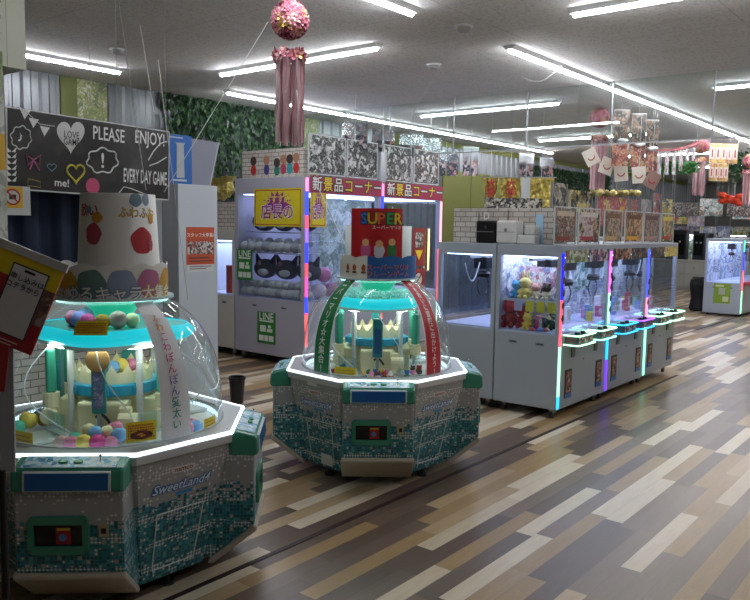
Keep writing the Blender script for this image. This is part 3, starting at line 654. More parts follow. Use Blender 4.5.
def claw(par,cx,cy,ztop,reach,dark=True):
    m=plain('#232327',.35,.5); c=MB(); c.box(cx-.08,cx+.08,cy-.08,cy+.08,ztop-.13,ztop); u=c.build('claw_carriage',m,par,.008)
    MB().cyl((cx,cy,ztop-.13),(cx,cy,ztop-.13-reach),.022,10).build('claw_shaft',SILVER,u)
    z=ztop-.13-reach; MB().lathe([(0,z),(.07,z+.01),(.075,z+.05),(.05,z+.08),(0,z+.08)],16,cx,cy).build('claw_head',m,u)
    for k in range(2):
        s=1 if k else -1; MB().tube([(cx,cy+s*(.05+.07*math.sin(PI*i/7)),z+.03-.03*i) for i in range(8)],.009,6).build('claw_arm',plain('#3a3a40',.3,.7),u)
    MB().tube([(cx,cy+.08,ztop-.06)]+[(cx,cy+.08+.3*i/8,ztop-.06-.20*math.sin(PI*i/8)) for i in range(1,9)],.006,6).build('cable',plain('#c8ccd6',.4),u)
def cabinet(name,label,loc,rz,W,D,zb,zs,zt,HH,body,group,lamp=8.,interior=PALEB,strips=(),left_glass=True,right_glass=False,panels=0,post=.045,claws=((.5,.5),),backmat=None,casters=True,prizewin=False):
    t=thing(name,label,'claw machine',loc,rz,group)
    # local: front plane x=0 looking +X, runs back to -D; y from 0 to W
    MB().box(-D,0,0,W,zb,zs).build('lower_cabinet',body,t,.008)
    MB().box(-D,0,0,W,zt,HH).build('roof',body,t,.006)
    for x in (-post,-D):
        for y in (0,W-post): MB().box(x,x+post,y,y+post,zs,zt).build('corner_post',body,t)
    MB().box(-D+post,-post,.02,W-.02,zs,zs+.012).build('prize_bed',plain('#c9cdf0',.3),t)
    MB().box(-D+.004,-D+.016,post,W-post,zs,zt).build('back_panel',backmat or interior,t)
    MB().box(-.012,-.006,post,W-post,zs,zt).build('front_glass',CGLASS,t)
    if left_glass: MB().box(-D+post,-post,.006,.012,zs,zt).build('side_glass',CGLASS,t)
    else: MB().box(-D+post,-post,.004,.014,zs,zt).build('partition',CGLASS,t)
    if right_glass: MB().box(-D+post,-post,W-.012,W-.006,zs,zt).build('side_glass',CGLASS,t)
    MB().box(-D+post,-.07,W*.06,W*.94,zt-.012,zt-.002).build('interior_lamp',emis('#d3deff',lamp),t)
    for fy,fr in claws: claw(t,-D*.5,W*fy,zt-.04,fr*.3)
    mb=MB(); mb.box(-D*.5-.02,-D*.5+.02,.05,W-.05,zt-.05,zt-.025); mb.build('gantry_rail',plain('#8d949c',.3,.6),t)
    if casters:
        for x in (-.09,-D+.09):
            for y in (.09,W-.09):
                c=MB(); c.cyl((x-.013,y,.035),(x+.013,y,.035),.035,12); w=c.build('caster',CAST,t); MB().box(x-.02,x+.02,y-.02,y+.02,.05,zb).build('caster_fork',SILVER,w)
    for s in (0,1):
        x=-D*.28-D*.42*s; mb=MB(); mb.box(x-.05,x+.05,-.003,.0,zs-.12,zs-.09); mb.m=1; mb.box(x-.035,x+.035,-.004,-.003,zs-.113,zs-.097); mb.build('side_handle',[plain('#8b929c',.4),plain('#3c4048',.5)],t)
    for i,(y,m,w,z0,z1) in enumerate(strips): MB().box(-.012,.012,y-w/2,y+w/2,z0,z1).build('led_strip',m,t,.004)
    return t
# ------------------------------------------------------------------ island of grey claw machines in the middle
ZC=dict(zb=.10,zs=.85,zt=1.62,HH=1.735)
s1=strip_mat('corner',[(0,'#18a0e8'),(.075,'#8fe8b0'),(.40,'#f0485c'),(.70,'#1418e8')],.12,1.66)
s2=strip_mat('second',[(0,'#5a2ae0'),(.22,'#18a0e8'),(.48,'#8ff0b8'),(.70,'#e060e0')],.12,1.66)
s3=strip_mat('third',[(0,'#7fe8c0'),(.42,'#e87a9a'),(.62,'#3848e0')],.12,1.66)
s4=strip_mat('rear',[(0,'#8fe8b0'),(.62,'#e8485c')],.12,1.66)
YS=(6.93,8.13,9.32,10.44); FXC=-3.25; DC=.72
CUP=busy('cup',['#f4f5f8','#cfd6ea','#e8ecf4','#a8b4da','#f0f0f4','#8aa0c8'],9.,1.)
labs=['nearest front unit of the grey claw machine island, blue and red corner light','middle front unit of the grey claw machine island, pink and green light strip','last front unit of the grey claw machine island, yellow card at its end']
GR='grey claw machines in the middle island'
fr=[]
for i in range(3):
    W=YS[i+1]-YS[i]; st=[((s1,s2,s3)[i])]
    c=cabinet('claw_machine',labs[i],(FXC,YS[i],0),0,W,DC,body=plain('#a4adb8',.38,.1),group=GR,lamp=7.,strips=((.02,st[0],.036,.115,1.66),),backmat=CUP,right_glass=(i==2),claws=((.35,.5),(.75,.6)),**ZC)
    fr.append(c)
    # prize doors, coin plates, control panels
    for k,fy in enumerate((.27,.74)):
        y=W*fy; M=facing_x(0,y+(.12 if k else -.08),.34)
        mb=MB(); mb.box(-.075,.075,-.145,.145,0,.006,M); o=mb.build('prize_door',plain('#15100e',.3),c)
        mb=MB(); mb.box(-.05,.05,-.09,.12,.0062,.0075,M); mb.build('door_poster',busy('ramen',['#8a4a22','#c87a3a','#3a1c12','#d8b060','#a02a1c'],28.,i*2+k),o)
        MB().box(-.075,.075,-.145,-.10,.006,.008,M).build('blue_label',plain('#3f6fb8',.4),o)
        lc=('#b8ffd0','#b8ffd0','#30b8f0','#9a58f0','#b8ffd0','#b8ffd0')[2*i+k]; lc2=('#b8ffd0','#9cf0d8','#30b8f0','#30b0e8','#a8f0c8','#b8ffd0')[2*i+k]
        cp=MB().box(.0,.145,y-.20,y+.20,.755,.845).build('control_panel',plain('#55585e',.4,.2),c,.02)
        def loop(z,colr,nm):
            P=[(.0,y-.215),(.13,y-.215),(.16,y-.185),(.16,y+.185),(.13,y+.215),(.0,y+.215)]
            MB().tube([(a,b,z) for a,b in P],.008,6).build(nm,emis(colr,2.4),cp)
        loop(.848,lc,'led_outline'); loop(.752,lc2,'led_outline')
        mb=MB(); mb.box(.145,.147,y-.17,y+.17,.775,.83); mb.build('instruction_plate',busy('instr',['#1c1c20','#e4e4e0','#3a3a40','#c83a32'],45.,k),cp)
        for q in (-.08,.06): MB().lathe([(0,.875),(.02,.872),(.026,.86),(.026,.845)],12,.08,y+q).build('push_button',plain('#1a1a1c',.3),cp)
        MB().box(.0,.012,y-.03,y+.05,.60,.70).build('coin_plate',plain('#6f757d',.3,.6),c,.004)
    M=facing_x(.001,W*.5,.55); MB().box(-.006,.006,-.006,.006,0,.004,M).build('keyhole',BLACK,c)
    for k in (0,1):
        M=facing_x(.004,W*(.28+.46*k),1.625); w=W*.43
        pal=(['#cfe0b0','#5a9a4a','#e8e8d8','#b04a3a'],['#2a2c6a','#c0508a','#d8d8e0','#20204a'],['#5a2c1c','#c88a4a','#2a1610','#a8542a'],['#17100e','#5c3a26','#9a8a70','#241a16'],['#3a3430','#9a7a5a','#6a6a70','#2a2a2c'],['#e8d020','#e0c41c','#e8d020','#e4c81c','#c83a2a','#f0e060'])[2*i+k]
        MB().box(-w/2,w/2,-.062,.062,0,.006,M).build('marquee_card',busy('marq%d'%(2*i+k),pal,20.,k+i),c)
    # round brown stickers up the post
    for k in range(5):
        if i==2 and k>2: continue
        M=facing_x(.0125,.035,1.02+.125*k); mb=MB(); disc(mb,M,0,0,.036,.001,16); mb.build('round_sticker',busy('cookie',['#5a3020','#7c4a30','#3c1e14'],50.),c)
# ------- rear row
for i in range(3):
    W=YS[i+1]-YS[i]
    cabinet('claw_machine',('nearest rear unit of the grey claw machine island, mostly empty inside','middle rear unit of the grey claw machine island','farthest rear unit of the grey claw machine island')[i],(-4.70,YS[i+1],0),PI,W,DC,body=plain('#a4adb8',.38,.1),group=GR,lamp=5.,left_glass=False,right_glass=True,strips=((W-.02,s4,.036,.115,1.66),),backmat=CGLASS,claws=((.7,.35),),**ZC)
# island extras: side face frame between the two near windows
# prizes in the nearest unit
def plush(label,loc,rz,body,head,size,group,ear='round'):
    t=thing('plush_toy',label,'plush toy',loc,rz,group); s=size
    mb=MB(); mb.ball((0,0,.30*s),.30*s,14,10,(1,.95,1)); mb.ball((.12*s,.24*s,.34*s),.11*s,8,6,(1,1.3,.9)).ball((.12*s,-.24*s,.34*s),.11*s,8,6,(1,1.3,.9)).ball((.25*s,.15*s,.1*s),.12*s,8,6).ball((.25*s,-.15*s,.1*s),.12*s,8,6); mb.build('body',plain(body,.9),t)
    mb=MB(); mb.ball((.04*s,0,.75*s),.27*s,14,10,(1,1.1,.95)); hd=mb.build('head',plain(head,.9),t)
    for k in (-1,1):
        mb=MB()
        if ear=='long': mb.ball((0,k*.13*s,1.15*s),.09*s,8,6,(.6,.8,2.2))
        else: mb.ball((0,k*.2*s,.98*s),.09*s,8,6)
        mb.build('ear',plain(head,.9),hd)
        MB().ball((.29*s,k*.09*s,.79*s),.028*s,6,5).build('eye',BLACK,hd)
    return t
gx=[(-3.40,7.02,.87,'#a8202a','#b82a34',.30,'red plush toy at the left end behind the near side glass','round'),(-3.86,7.06,.87,'#8f1c26','#a82430',.34,'dark red plush toy in the left corner of the near prize bed','round'),(-3.74,7.10,.87,'#b02832','#c03038',.28,'red plush toy beside the corner one on the near prize bed','round'),(-3.64,7.02,.87,'#e0c050','#e8cc60',.20,'small yellow plush toy on the near prize bed','round'),(-3.55,7.16,.87,'#3a3a44','#c8b8b0',.28,'grey and cream plush toy at the middle of the near prize bed','round'),(-3.42,7.20,.87,'#2c2c34','#484850',.27,'dark plush toy at the right of the near prize bed','long'),
   (-3.83,7.12,1.17,'#48a0d8','#58b0e4',.22,'sky blue plush toy at the left of the near shelf','round'),(-3.72,7.10,1.17,'#ecd87a','#f0e08c',.27,'tall pale yellow plush toy on the near shelf','long'),(-3.62,7.13,1.17,'#e8d8b8','#e4a8a0',.2,'cream and pink plush toy on the near shelf','round'),(-3.50,7.14,1.17,'#e8e0c8','#3c3430',.2,'cream plush toy with a dark head on the near shelf','round')]
for j,(x,y,z,b,h,s,l,e) in enumerate(gx[1:]): plush(l,(x,y,z),-PI/2+.25*math.sin(j*2),b,h,s*.82,'plush toys in the nearest claw machine',e)
t=thing('display_shelf','clear display shelf with price cards inside the nearest claw machine','shelf',(-3.62,7.12,1.155))
MB().box(-.31,.30,-.10,.12,0,.012).build('shelf_board',glass('shelf_acrylic','#e2ecf6',1.,1.5),t); MB().box(-.31,.30,-.108,-.10,-.004,.022).build('shelf_edge',plain('#d8e2f4',.2),t)
for k,(x,c) in enumerate(((-.13,'#c9c2e8'),(.0,'#e8e23a'),(.12,'#e8e23a'),(.24,'#dfd838'))): MB().box(x-.045,x+.045,-.113,-.110,-.10,.01).build('price_card',plain(c,.5),t)
tag(MB().box(-3.90,-3.36,7.25,7.262,1.0,1.5).build('picture_sheet',busy('pinkpic',['#e8b8cc','#f0ecf0','#b86a90','#8a9ad0','#f0f0f4'],22.,4.)),'pink and white picture sheet hanging behind the near plush shelf','picture sheet')
random.seed(11)
for k in range(9):
    x=random.uniform(-3.8,-3.4); y=random.uniform(6.98,7.05); c=('#3c64c8','#5a8ae0','#c8444c','#e8e8f0')[k%4]
    mb=MB(); mb.ball((0,0,.018),.03,8,6,(1.2,.8,.6)); o=mb.build('candy_pouch',plain(c,.4)); o.location=(x,y,.864); tag(o,'small %s pouch scattered at the front of the near prize bed'%('dark blue','light blue','red','white')[k%4],'pouch','pouches on the near prize bed')
# prizes in front windows
random.seed(4)
pc=['#d84a8a','#e8e8f0','#e8d040','#6a9ae0','#e0a0b8','#8ad0b0','#c83a3a']; pn=['pink','white','yellow','blue','rose','mint','red']
for i in range(3):
    for k in range(9):
        y=YS[i]+.14+.10*k+random.uniform(-.02,.02); c=(k+i*2)%7; w=random.uniform(.05,.08); h=random.uniform(.10,.24)
        t=thing('prize_box','%s prize carton, %s from the near end in the %s front unit'%(pn[c],'one two three four five six seven eight nine'.split()[k],('nearest','middle','last')[i]),'prize box',(FXC-random.uniform(.25,.50),y,.862),random.uniform(-.5,.5),'prize cartons in the front units')
        MB().box(-w/2,w/2,-w/2,w/2,0,h).build('carton',plain(pc[c],.5),t,.003); MB().box(w/2,w/2+.002,-w*.35,w*.35,h*.2,h*.8).build('carton_picture',busy('carton',['#f0f0f4','#8a9ad0','#d890a8','#e8e2a0'],60.,k),t)
for i,(y,w,h,pal) in enumerate(((7.5,.5,.34,['#e6d0c0','#c0502c','#f0f0ea','#8a6a50']),(8.9,.4,.36,['#5aa08a','#cfe8dc','#2c6a5a','#e8f0f0']),(9.75,.3,.24,['#c060b0','#e0a0d8','#f0e8f0','#8a4a90']))):
    card('prize_poster',('orange and white','green and white','magenta')[i]+' poster on the rear wall inside the '+('nearest','middle','last')[i]+' front unit','poster',facing_x(FXC-DC+.02,y+.1,1.32),w,h,busy('inpos%d'%i,pal,12.,i),'posters inside the front units')
# ---- things standing on the island roof
ZT=1.737
for i,(x0,x1,l) in enumerate(((-4.64,-4.33,'white brick-print carton at the left end of the island roof'),(-4.31,-3.98,'white brick-print carton behind the black oven box'),(-3.96,-3.34,'long white brick-print carton at the right corner of the island roof'))):
    t=thing('brick_carton',l,'carton',((x0+x1)/2,7.18,ZT),0,'brick-print cartons on the island roof')
    MB().box(-(x1-x0)/2,(x1-x0)/2,-.05,.05,0,.365).build('carton_body',BRICK,t,.004)
    if i==1: text('letter_cutout','D',.11,facing_y(0,-.0505,.28),plain('#e4e2de',.5),t,-.08,0,.02)
def oven(label,x,body,group=None):
    t=thing('appliance_box',label,'appliance',(x,7.03,ZT),0,group)
    MB().box(-.115,.115,-.085,.085,0,.235).build('shell',plain(body,.3),t,.022,3)
    MB().box(-.10,.10,-.090,-.084,.115,.122).build('seam',plain('#8a8a90' if body[1]=='1' else '#a8aaac',.3),t)
    mb=MB(); mb.cyl((0,-.086,.165 if body[1]=='1' else .14),(0,-.095,.165 if body[1]=='1' else .14),.018,14); mb.build('knob',plain('#3a3a3e' if body[1]=='1' else '#8a8c90',.3),t)
oven('glossy black square countertop appliance on the island roof',-4.13,'#141416'); oven('white square countertop appliance beside the black one on the island roof',-3.885,'#dcdcda')
for l,x,w,z0,h in (('flat white box on the island roof right of the white appliance',-3.67,.2,0,.09),('small white box stacked on the flat white one on the island roof',-3.63,.11,.092,.095)):
    tag(MB().box(x-w/2,x+w/2,6.97,7.08,ZT+z0,ZT+z0+h).build('white_box',plain('#d6d6d4',.4),bevel=.012),l,'box')
tag(MB().box(-3.64,-3.56,7.118,7.129,ZT+.0,ZT+.30).build('blue_tag',plain('#a8cfe8',.4)),'pale blue card standing behind the small white boxes','card')
cards=[(553.7,576,['#5a4a34','#8a7a5a','#6a7a78','#9a5a44'],'food photo card with red tomatoes'),(578,599.5,['#d8c8cc','#8a2c3a','#c8b848','#3a2c30'],'pink and cream patterned card'),(604,622,['#9a7a5a','#b8987a','#6a4a34'],'brown kraft card with a round motif'),(624.7,642.4,['#8a5a20','#c8902c','#5a3414','#e0b040'],'amber coloured card'),(643.5,659.5,['#8a6a60','#a88478','#6a4c44'],'plain dusty brown card'),(661,673.5,['#2c6a4a','#3f8a5c','#c83a3a','#e8e060'],'green card with red and yellow flowers')]
for i,(a,b,pal,l) in enumerate(cards):
    y0=onx(a,222,-3.32).y; y1=onx(b,222,-3.32).y; w=y1-y0
    t=thing('display_card',l+' in a clear frame along the island roof edge','display card',(-3.32,(y0+y1)/2,ZT),0,'framed cards along the roof edge')
    M=facing_x(0,0,.20); MB().box(-w/2+.02,w/2-.02,-.175,.16,0,.006,M).build('printed_card',busy('cardp%d'%i,pal,13.,i),t)
    cm=(('#c8b8a0','#8a3a2c'),('#d8d0c8','#a83a4a'),('#7a5638','#c8a878'),('#6a3c14','#e0a83a'),('#5c4038','#b08c80'),('#c8c04a','#b8342c'))[i]
    mb=MB(); disc(mb,M,0,-.02+.05*(i%2),w*.26,.0065,20,1,1.2); mb.build('round_motif',busy('motif%d'%i,[cm[1],cm[0],pal[0]],26.,i),t); MB().box(-w*.38,w*.38,.085,.135,.006,.0075,M).build('title_strip',plain(cm[0],.5),t); MB().box(-w*.40,w*.2,-.155,-.115,.006,.0075,M).build('caption_strip',plain(cm[1],.5),t)
    mb=MB(); 
    for q in ((-w/2,-w/2+.012,-.195,.18),(w/2-.012,w/2,-.195,.18),(-w/2,w/2,.168,.18),(-w/2,w/2,-.20,-.188)): mb.box(*q,-.004,.010,M)
    mb.build('frame',plain('#c8ccce',.3),t)
for i,(px0,px1,py0,py1,X,pal,l) in enumerate(((595,628,198,226,-3.75,['#c8281c','#d0301f','#b82018','#e8c020'],'large red poster with a yellow arrow behind the framed cards'),(629,638,200,226,-3.75,['#c02a20','#a8201a'],'narrow red poster right of the red arrow poster'),(567,592,192,206,-3.75,['#d8c030','#1c1a18','#e8d860','#8a7a20'],'yellow and black poster behind the tomato card'),(551,567,184,206,-3.75,['#1c1a1a','#8a7a5a','#3a3026','#c0b090'],'dark patterned poster at the left end behind the cards'),(640,652,200,214,-3.75,['#8a8a90','#a8a8ac'],'grey stack of sheets behind the amber card'),(652,661,194,214,-3.46,['#a83a44','#e0d0cc','#5a2c34'],'red and white poster behind the dusty brown card'))):
    p0=onx(px0,py1,X); p1=onx(px1,py0,X); w=p1.y-p0.y
    t=thing('standing_poster',l,'poster',(X,(p0.y+p1.y)/2,ZT),0,'posters standing behind the framed cards'); hz=p1.z-ZT
    MB().box(-.004,.004,-w/2,w/2,hz*.35,hz).build('sheet',busy('stp%d'%i,pal,10.,i+3),t)
    MB().box(-.012,.012,-w/2,-w/2+.015,0,hz).build('stand_rod',SILVER,t); MB().box(-.012,.012,w/2-.015,w/2,0,hz).build('stand_rod',SILVER,t)
    if i==0:
        M=facing_x(.0045,0,hz*.66); mb=MB(); mb.slab([M@Vector(v) for v in ((.02,-.14,0),(.30,.02,0),(.26,.06,0),(.36,.08,0),(.33,-.03,0),(.31,-.005,0),(.04,-.18,0))],(.002,0,0)); mb.build('yellow_arrow',plain('#e8c41c',.5),t)
random.seed(21)
for k in range(8):
    p=onx(589,193,-3.68).lerp(onx(640,193,-3.68),(k+.5)/8); mb=MB(); mb.ball((0,0,.0),.05,8,6,(1,1,.8),.5); o=mb.build('foil_balloon',FOIL if k%2 else plain('#8a7a38',.5)); o.location=p
    tag(o,'small gold foil ball in the row behind the red arrow poster','foil ball','gold foil balls over the island'); 
t=thing('hanging_rail','slim metal rail carrying the gold foil balls over the island roof','rail',(-3.68,9.,0)); a=onx(589,193,-3.68); b_=onx(640,193,-3.68)
MB().cyl((0,a.y-9.,a.z),(0,b_.y-9.,b_.z),.008,6).build('rail_bar',SILVER,t)
for y in (a.y,b_.y): MB().cyl((0,y-9.,ZT),(0,y-9.,a.z),.006,6).build('upright',SILVER,t)
# gold foil banners
for i,(a,b,tx,l) in enumerate(((482,499,'大特価','gold foil banner at the left with red writing, tapering'),(500,521,'大特価','middle gold foil banner with red writing'),(528,554,'','plain crumpled gold foil banner at the right'))):
    p0=at(a,207,10.6); p1=at(b,178,10.6); w=(Vector((p1.x,p1.y))-Vector((p0.x,p0.y))).length; hh=p1.z-p0.z
    t=thing('foil_banner',l+', above the brick-print cartons','banner',((p0.x+p1.x)/2,(p0.y+p1.y)/2,p0.z),math.radians(38),'gold foil banners')
    mb=MB(); R=[]; n=12
    for j in range(n+1):
        for_=[]
        z=hh*j/n
        for k in range(n+1):
            x=-w/2+w*k/n; 
            if i==0: x=x*(.35+.65*j/n)
            for_.append((x,.015*math.sin(k*1.9+j*.8)+.012*math.sin(j*2.3-k*1.3)+.01*random.random(),z))
        R.append(for_+[(p[0],p[1]+.003,p[2]) for p in reversed(for_)])
    mb.loft(R); mb.build('foil_sheet',FOIL,t)
    if tx: 
        for q,ch in enumerate(tx): text('lettering',ch,.13,facing_y(0,-.04,hh*(.78-.3*q)),plain('#b01c1c',.5),t,0,0,.02)
    MB().cyl((-w/2-.03,0,hh+.005),(w/2+.03,0,hh+.005),.008,6).build('rod',SILVER,t)
    MB().cyl((0,0,hh),(0,0,CH-p0.z),.003,4).build('cord',WHITE,t)
p0=at(525.5,193,10.5); t=thing('silver_strip','silver grey strip hanging between the gold foil banners','banner',p0,math.radians(38)); MB().box(-.06,.06,-.003,.003,-.21,.21).build('sheet',plain('#b8bcbe',.35,.4),t); MB().cyl((0,0,.21),(0,0,CH-p0.z),.003,4).build('cord',WHITE,t)
p=at(458,212,10.2)
t=thing('dark_signboard','dark lettered signboard leaning behind the brick-print cartons','signboard',(-4.55,8.3,ZT+.0),math.radians(40)); MB().box(-.35,.35,-.01,.01,.30,.52).build('board',busy('darkb',['#17130f','#8a8276','#2a2420','#d0c8b8','#14110e'],30.,2.),t); 
for s in (-.3,.3): MB().box(s-.01,s+.01,-.01,.01,0,.3).build('board_leg',SILVER,t)
# ------------------------------------------------------------------ tall lavender-white machines at the left rear
LX=-6.92; LD=1.36; LW=1.57
s5=strip_mat('left',[(0,'#e84858'),(.10,'#f8585c'),(.2,'#3040f0'),(.3,'#e8489a'),(.42,'#e84858'),(.5,'#2838f0'),(.62,'#8a60f0'),(.7,'#e8486a'),(.78,'#3040f0'),(.92,'#e880b8')],.3,2.5,2.2)
s6=strip_mat('left_far',[(0,'#58d890'),(.35,'#f04858'),(.62,'#e0a0b0')],.3,2.3,2.2)
lavb=plain('#a9a8b8',.4)
LG='tall lavender-white prize machines'
for i in range(2):
    c=cabinet('prize_machine',('tall lavender-white prize machine full of grey and white plush, yellow poster on its glass','tall prize machine behind the red-crowned dome under the right magenta sign')[i],(LX,7.14+LW*i,0),0,LW,LD,.12,.89,2.31,2.52,lavb,LG,lamp=(3.2,3.6)[i],interior=plain('#b9b4cc',.6),strips=((.0+.03,s5,.05,.3,2.5),)+(((LW-.03,s6,.05,.3,2.3),) if i else ()),claws=((.5,.3),),right_glass=(i==1),post=.07,backmat=(plain('#a6a2b8',.6),busy('innerback',['#cfd8c8','#b8c4b0','#8a9a80','#d8dcd0'],5.,2.))[i])
    M=facing_x(.012,LW/2+.03,2.42); w=LW-.10
    sg=MB().box(-w/2,w/2,-.105,.115,0,.012,M).build('header_sign',plain('#a02048',.45),c); sg['label']='magenta header sign with white and yellow lettering'
    for k,(ch,cc) in enumerate(zip('新景品コーナー','wywywyw')):
        kk={'w':'#e8e6e2','y':'#e8cf28'}[('w','y','w','y','w','y','w')[k]]
        o=text('lettering_outline',ch,.20,M,plain('#241418',.5),sg,-w/2+.12+k*(w-.22)/6.0,0,.075,.013); text('lettering',ch,.195,M,plain(kk,.45),o,-w/2+.12+k*(w-.22)/6.0,0,.012,.015)
# plush inside the first tall machine
random.seed(31)
for row,(z,n,rad,dx) in enumerate(((.905,11,.075,0),(.905,10,.07,.11),(1.02,10,.07,.05),(1.52,9,.085,0),(1.60,7,.07,.1))):
    for k in range(n):
        x=LX-.12-1.12*k/(n-1); o=MB().ball((0,0,rad*.8),rad,12,8,(1,.9,.85),.04).build('plush_ball',plain('#c7c9cc' if (k+row)%4 else '#a8aab2',.95)); o.location=(x,7.24+dx,z)
        tag(o,('white fluffy plush ball in the bottom heap behind the side glass','white fluffy plush ball in the second row of the bottom heap','white fluffy plush ball topping the bottom heap','white fluffy plush ball in the row under the yellow poster','grey-white plush ball on top of the upper row')[row],'plush ball','white plush balls, layer '+('one','two','three','four','five')[row])
t=thing('display_shelf','white metal shelf rail under the upper plush in the tall lavender machine','shelf',(LX-.68,7.36,1.50)); MB().box(-.60,.60,-.17,.17,0,.015).build('shelf_board',plain('#b0b4c0',.3),t)
t2=thing('display_shelf','upper white shelf rail behind the yellow poster in the tall lavender machine','shelf',(LX-.68,7.42,1.78)); MB().box(-.60,.60,-.19,.19,0,.015).build('shelf_board',plain('#b0b4c0',.3),t2)
def big_plush(label,loc,rz,s):
    t=thing('plush_cushion',label,'plush toy',loc,rz,'big grey plush cushions')
    mb=MB(); mb.ball((0,0,.17*s),.19*s,18,12,(.8,1.35,.9)); mb.build('body',plain('#5a5a66',.95),t)
    mb=MB(); mb.ball((.115*s,.05*s,.12*s),.10*s,12,8,(.5,1.3,.7)); mb.build('muzzle_patch',plain('#c9cad2',.95),t)
    mb=MB(); mb.ball((.14*s,-.02*s,.27*s),.045*s,10,7,(.5,1,1)); mb.build('pink_patch',plain('#b07a98',.9),t)
    for k in (-1,1): MB().cyl((0,k*.16*s,.26*s),(0,k*.24*s,.42*s),.07*s,10,.015*s).build('ear',plain('#4c4c58',.95),t)
random.seed(2)
for k,(x,y,z,l) in enumerate(((-7.95,7.42,1.14,'leftmost big grey plush cushion in the lower row of the tall machine'),(-7.55,7.44,1.14,'big grey plush cushion in the middle of the lower row'),(-7.15,7.46,1.14,'big grey plush cushion at the right of the lower row, by the light strip'),(-8.0,7.44,1.80,'leftmost grey plush cushion on the upper shelf behind the yellow poster'),(-7.6,7.44,1.80,'second grey plush cushion on the upper shelf'),(-7.2,7.44,1.80,'third grey plush cushion on the upper shelf'))): big_plush(l,(x,y,z),-PI/2+.15*math.sin(k*3),.80)
for k,(y,z,c,n) in enumerate(((7.6,.905,'#d8c8e0','lilac'),(7.85,.905,'#c87ab0','orchid'),(8.1,.905,'#5a5a6a','dark grey'),(8.35,.905,'#e0e0e6','white'),(7.7,1.12,'#d890c0','pink'),(8.2,1.12,'#3a4a9a','navy blue'))): 
    o=MB().ball((0,0,.10),.11,14,10,(1,1,.95),.03).build('plush_ball',plain(c,.95)); o.location=(LX-.18,y,z); tag(o,n+' plush ball just behind the front glass of the tall lavender machine','plush ball')
# posters on that machine
def oshi(M,w,h,par):
    ts=min(1,w/.8)
    o=MB().box(-w/2,w/2,-h/2,h/2,0,.004,M).build('yellow_poster',plain('#d6c627',.45),par); mb=MB(); b=.018
    for q in ((-w/2+b,w/2-b,h/2-b-.012,h/2-b),(-w/2+b,w/2-b,-h/2+b,-h/2+b+.012),(-w/2+b,-w/2+b+.012,-h/2+b,h/2-b),(w/2-b-.012,w/2-b,-h/2+b,h/2-b)): mb.box(*q,.0042,.005,M)
    mb.build('red_border',plain('#a03a24',.5),o)
    vs=[M@Vector(((.26*w*(1.0 if i%2 else .62))*math.cos(2*PI*i/28)*1.2,h*.12+(.33*h*(1.0 if i%2 else .6))*math.sin(2*PI*i/28),.0052)) for i in range(28)]
    MB().add([M@Vector((0,h*.12,.0052))]+vs,[(0,i+1,(i+1)%28+1) for i in range(28)]).build('starburst',plain('#8e2a8e',.5),o)
    t_=text('lettering_outline','店長の',h*.42,M,plain('#efe9ee',.5),o,0,-h*.14,.05,.006,sx=ts); text('lettering','店長の',h*.42,M,plain('#8e2a8e',.5),t_,0,-h*.14,.01,.0075,sx=ts)
    text('lettering','おすすめ',h*.24,M,plain('#e8d83a',.5),o,0,h*.2,.02,.006,sx=ts)
lm=[o for o in bpy.data.objects if o.name=='prize_machine'][0]
oshi(facing_y(-.50,-.008,2.12),.90,.50,lm)
oshi(facing_x(.004,.245,2.12),.30,.50,lm)
def line_poster(M,w,h,label,cat='poster'):
    o=MB().box(-w/2,w/2,-h/2,h/2,0,.003,M).build('green_poster',plain('#2c7a34',.45)); tag(o,label,cat)
    text('lettering','LINE',w*.40,M,plain('#e6ece6',.5),o,0,h*.35,.012,.004)
    mb=MB()
    for q in ((-.38,.38,.19,.235),(-.34,-.02,-.13,.07),(.04,.34,-.13,-.02),(.10,.26,.0,.09),(-.40,-.14,-.42,-.24),(-.10,.10,-.42,-.24),(.14,.40,-.42,-.24)): mb.box(q[0]*w,q[1]*w,q[2]*h,q[3]*h,.0032,.0042,M)
    mb.build('white_marks',plain('#dfe8df',.5),o); return o
a,b=ony(257.5,311,7.137),ony(275.5,345,7.137); line_poster(facing_y((a.x+b.x)/2,7.1365,(a.z+b.z)/2),b.x-a.x,a.z-b.z,'green poster with white letters on the base of the tall lavender machine')
a,b=ony(229.5,249,7.0),ony(245,281,7.0); line_poster(facing_y((a.x+b.x)/2,7.1365,(a.z+b.z)/2),b.x-a.x,a.z-b.z,'green poster with white letters on the left window edge of the tall lavender machine')
# red poster with arrow on the second unit and yellow lamp
a,b=onx(415.5,228,LX+.05),onx(428,266,LX+.05); yc=(a.y+b.y)/2; M=facing_x(LX-.005,yc,(a.z+b.z)/2); w,h=(b.y-a.y)*.95,a.z-b.z
t=MB().box(-w/2,w/2,-h/2,h/2,0,.004,M).build('red_notice',plain('#8e2226',.45)); tag(t,'dark red notice with a yellow down arrow on the glass right of the red-crowned dome','notice')
mb=MB(); mb.slab([M@Vector(v) for v in ((-w*.3,-h*.08,.0042),(0,-h*.34,.0042),(w*.3,-h*.08,.0042))],(.001,0,0)); mb.build('yellow_arrow',plain('#e8d020',.5),t)
MB().box(-w*.3,w*.3,.0,h*.38,.0042,.005,M).build('grey_picture',busy('cam',['#8a8a8c','#d8d8d6','#4a4a4c'],30.),t)
M=facing_x(LX-.005,yc,b.z-.2); t=MB().box(-w/2,w/2,-.16,.16,0,.004,M).build('prohibition_notice',plain('#a8362e',.45)); tag(t,'notice with a crossed-out circle below the dark red arrow notice','notice')
